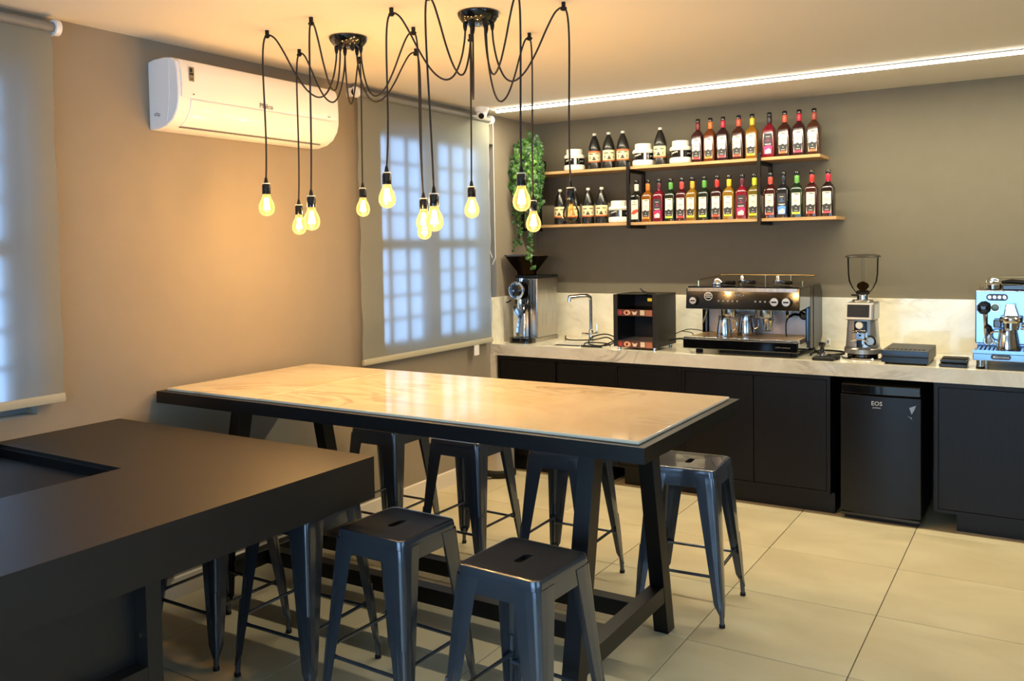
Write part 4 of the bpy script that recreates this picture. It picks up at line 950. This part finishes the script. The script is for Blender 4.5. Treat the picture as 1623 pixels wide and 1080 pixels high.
MB().lathe([(.022, 0), (.02, .016)], (gx+.0, gy-.108, 1.128), 20, 'y', sz if False else 1.).build('dose_button', offwhite, t)
MB().tube([(gx-.034, gy-.125, 1.092), (gx, gy-.132, 1.094), (gx+.038, gy-.125, 1.092)], .009, 10).build('fork_bar', gloss, t)
MB().box(gx-.024, gx+.030, gy-.115, gy-.088, 1.015, 1.084).build('chute_plate', steelp, t, bevel=.003)
MB().lathe([(.006, 0), (.006, .004)], (gx+.003, gy-.1155, 1.068), 12, 'y').build('screw', matteblk, t)
MB().tube([(gx-.045, gy-.13, 1.036), (gx-.015, gy-.122, 1.043), (gx+.02, gy-.122, 1.043), (gx+.046, gy-.13, 1.036)], .0045, 8).build('portafilter_fork', steelp, t)
MB().box(gx-.014, gx+.016, gy-.130, gy-.112, .995, 1.040).build('outlet', gloss, t, bevel=.003)
MB().lathe([(.032, 0), (.034, .006), (.034, .020), (.027, .026)], (gx+.058, gy-.083, 1.035), 24, 'y').build('dial', gloss, t)
MB().lathe([(.024, .0265), (.022, .030)], (gx+.058, gy-.083, 1.035), 24, 'y').build('dial_face', silver, t)

# flat black box, scales
t = thing('recorder_box', 'flat black box with slotted lid between grinder and scales', 'electronic box', (2.78, -.45, CH))
MB().box(2.662, 2.906, -.64, -.255, CH+.010, 1.0).build('housing', mat('box_black', (30, 29, 28), .42), t, bevel=.004)
fpn = MB().box(2.660, 2.908, -.652, -.6405, CH+.010, CH+.043).box(2.660, 2.908, -.652, -.6405, CH+.048, 1.002).build('front_panel', gloss, t, bevel=.003)
sl = MB()
for k in range(9): sl.box(2.685+k*.023, 2.697+k*.023, -.60, -.55, 1.0003, 1.0012)
sl.build('vent_slot', matteblk, t, smooth=0)
for x in (2.685, 2.885):
    for y in (-.62, -.28): MB().cyl((x, y, CH), (x, y, CH+.0105), .010, 10).build('foot', rubber, t)
def scale_(x0, x1, y0, y1, z, label):
    q = thing('coffee_scale', label, 'scale', ((x0+x1)/2, (y0+y1)/2, z), 'two stacked black scales')
    MB().box(x0, x1, y0, y1, z+.002, z+.019).build('housing', gloss, q, bevel=.004)
    MB().box(x0+.006, x1-.006, y0+.03, y1-.004, z+.0195, z+.023).build('weighing_plate', matteblk, q, bevel=.001)
    MB().box(x0+.01, x1-.01, y0+.01, y1-.01, z, z+.0018).build('pad', rubber, q, smooth=0)
scale_(2.960, 3.100, -.655, -.52, CH, 'lower of the two black scales stacked near the counter edge')
scale_(2.965, 3.105, -.645, -.51, CH+.0235, 'upper of the two black scales stacked near the counter edge')

# ------------------------------------------------------------------ chrome espresso machine
mx0, mx1, my = 3.128, 3.86, -.50
t = thing('chrome_espresso_machine', 'mirror chrome espresso machine cut by the right picture edge', 'espresso machine', (3.5, -.35, CH))
mir = mat('mirror_steel', (132, 154, 182), .12, 1.)
MB().box(mx0, mx1, my, -.05, 1.045, 1.342).build('front_body', mir, t, bevel=.006)
MB().box(mx0-.0, mx1, my-.162, -.05, .968, 1.008).build('tray_housing', mir, t, bevel=.004)
MB().box(mx0+.01, mx1-.01, my-.002, -.06, 1.008, 1.045).build('lower_back', mir, t, smooth=0)
MB().box(mx0, mx1, my-.165, my-.155, 1.008, 1.026).box(mx0, mx0+.008, my-.155, my, 1.008, 1.020).build('tray_lip', mir, t, smooth=0)
gr = MB()
for k in range(34): gr.box(mx0+.014+k*.021, mx0+.026+k*.021, my-.150, my-.006, 1.012, 1.018)
gr.box(mx0+.01, mx1-.01, my-.152, my-.146, 1.0085, 1.012); gr.build('drip_grate', brass, t, smooth=0)
for x in (mx0+.035, mx1-.05):
    for y in (my-.12, -.12):
        MB().cyl((x, y, CH), (x, y, CH+.012), .022, 18).build('foot_pad', rubber, t)
        MB().cyl((x, y, CH+.012), (x, y, .968), .020, 18).build('foot', steelp, t)
MB().loft([rsq(.062, .0175, .0174, z) for z in (0, .004)])
def pill(cx, cz_, hx, hz, y0, y1, name, m):
    n = 10; pts = []
    for s, a0 in ((1, -PI/2), (-1, PI/2)):
        for i in range(n+1): a = a0+PI*i/n; pts.append((cx+s*(hx-hz)+hz*math.cos(a), cz_+hz*math.sin(a)))
    return MB().prism(pts, y0, y1, 'y').build(name, m, t, smooth=30)
for cx in (3.235, 3.487):
    pill(cx, 1.305, .053, .019, my-.004, my-.0005, 'button_panel', mat('navy_panel', (44, 54, 70), .3))
    for k in range(4): MB().lathe([(.0105, 0), (.0105, .003), (.008, .005)], (cx-.036+k*.024, my-.004, 1.305), 14, 'y').build('button', steelp, t)
pill(3.262, .992, .048, .014, my-.170, my-.1625, 'badge', mat('navy_panel', (44, 54, 70), .3))
text('brand_lettering', 'Sanremo', .019, (3.268, my-.1708, .992), FRONT, gold, t)
MB().box(3.226, 3.234, my-.1712, my-.1702, .987, .997).build('badge_mark', gold, t, smooth=0)
def steam(cx):
    k = MB().lathe([(.012, 0), (.012, .03), (.034, .034), (.036, .046), (.030, .060), (.012, .064)], (cx, my, 1.246), 9, 'y').build('steam_knob', gloss, t, smooth=25)
    MB().tube([(cx+.006, my-.03, 1.212), (cx+.008, my-.035, 1.16), (cx+.010, my-.045, 1.12), (cx+.012, my-.05, 1.09)], [.012, .009, .010, .008], 10).build('steam_joint', steelp, t)
    MB().tube([(cx+.008, my-.045, 1.145), (cx+.028, my-.05, 1.135), (cx+.034, my-.055, 1.10)], [.012, .009, .011], 8).build('rubber_grip', gloss, t)
    MB().tube([(cx+.012, my-.05, 1.09), (cx+.014, my-.055, 1.05)], .005, 8).build('steam_wand', steelp, t)
steam(3.172); steam(3.545)
MB().lathe([(.024, 0), (.026, .004), (.024, .010)], (3.226, my, 1.248), 28, 'y').build('gauge_bezel', chrome, t)
MB().lathe([(.021, .0102), (.019, .0115)], (3.226, my, 1.248), 28, 'y').build('gauge_face', mat('gauge_green', (96, 120, 116), .2), t)
MB().lathe([(.026, 0), (.028, .006), (.024, .012)], (3.196, my, 1.062), 28, 'y').build('pressure_gauge_bezel', chrome, t)
MB().lathe([(.022, .0122), (.02, .0135)], (3.196, my, 1.062), 28, 'y').build('pressure_gauge_face', mat('gauge_pale', (168, 196, 220), .2), t)
for cx in (3.305, 3.62):
    MB().prism([(cx-.036, 1.205), (cx-.026, 1.272), (cx+.020, 1.272), (cx+.040, 1.205)], my-.075, my-.001, 'y').build('group_cover', steelp, t, bevel=.006)
    MB().lathe([(.052, 1.172), (.056, 1.178), (.056, 1.196), (.05, 1.204)], (cx, my-.066, 0), 28).build('group_head', chrome, t)
    MB().lathe([(.024, 1.128), (.038, 1.134), (.040, 1.1715)], (cx, my-.066, 0), 24).build('filter_basket', chrome, t)
    MB().tube([(cx+.045, my-.066, 1.158), (cx+.07, my-.07, 1.160), (cx+.085, my-.075, 1.150), (cx+.07, my-.08, 1.140), (cx+.045, my-.075, 1.14)], .006, 8).build('portafilter_loop', chrome, t)
    MB().box(cx-.085, cx-.045, my-.06, my-.03, 1.140, 1.185).build('valve_block', gloss, t, bevel=.006)
rr_ = MB().tube([(mx0+.018, my+.03, 1.342), (mx0+.018, my+.03, 1.378)], .0035, 8).tube([(mx0+.05, my+.10, 1.342), (mx0+.05, my+.10, 1.395), (mx0+.055, my+.30, 1.40)], .003, 8).tube([(3.19, -.10, 1.345), (3.19, -.08, 1.400), (3.85, -.08, 1.402)], .0035, 8)
rr_.build('cup_rail', brass, t)
MB().box(mx0+.13, mx1-.02, my+.06, -.12, 1.3425, 1.372).build('cup_tray', gloss, t, bevel=.004)
q = thing('portafilter', 'chrome portafilter with black handle lying on the chrome machine top', 'portafilter', (3.21, my+.05, 1.343))
MB().lathe([(.036, 1.3445), (.043, 1.350), (.045, 1.372), (.040, 1.378), (.03, 1.384)], (3.212, my+.055, 0), 24).build('basket', chrome, q)
MB().tube([(3.20, my+.05, 1.385), (3.215, my+.05, 1.402), (3.24, my+.05, 1.398)], [.014, .013, .009], 10).build('double_spout', chrome, q)
MB().tube([(3.255, my+.052, 1.386), (3.30, my+.045, 1.392), (3.40, my+.03, 1.384)], [.009, .014, .012], 10).build('grip', gloss, q)
pitcher('milk_jug', 3.290, my-.088, 1.0185, .118, .054, 'steel milk jug under the group of the chrome machine', None, -1)
pitcher('milk_jug', 3.60, my-.085, 1.0185, .118, .054, 'steel milk jug under the far group of the chrome machine', None, -1) if False else None
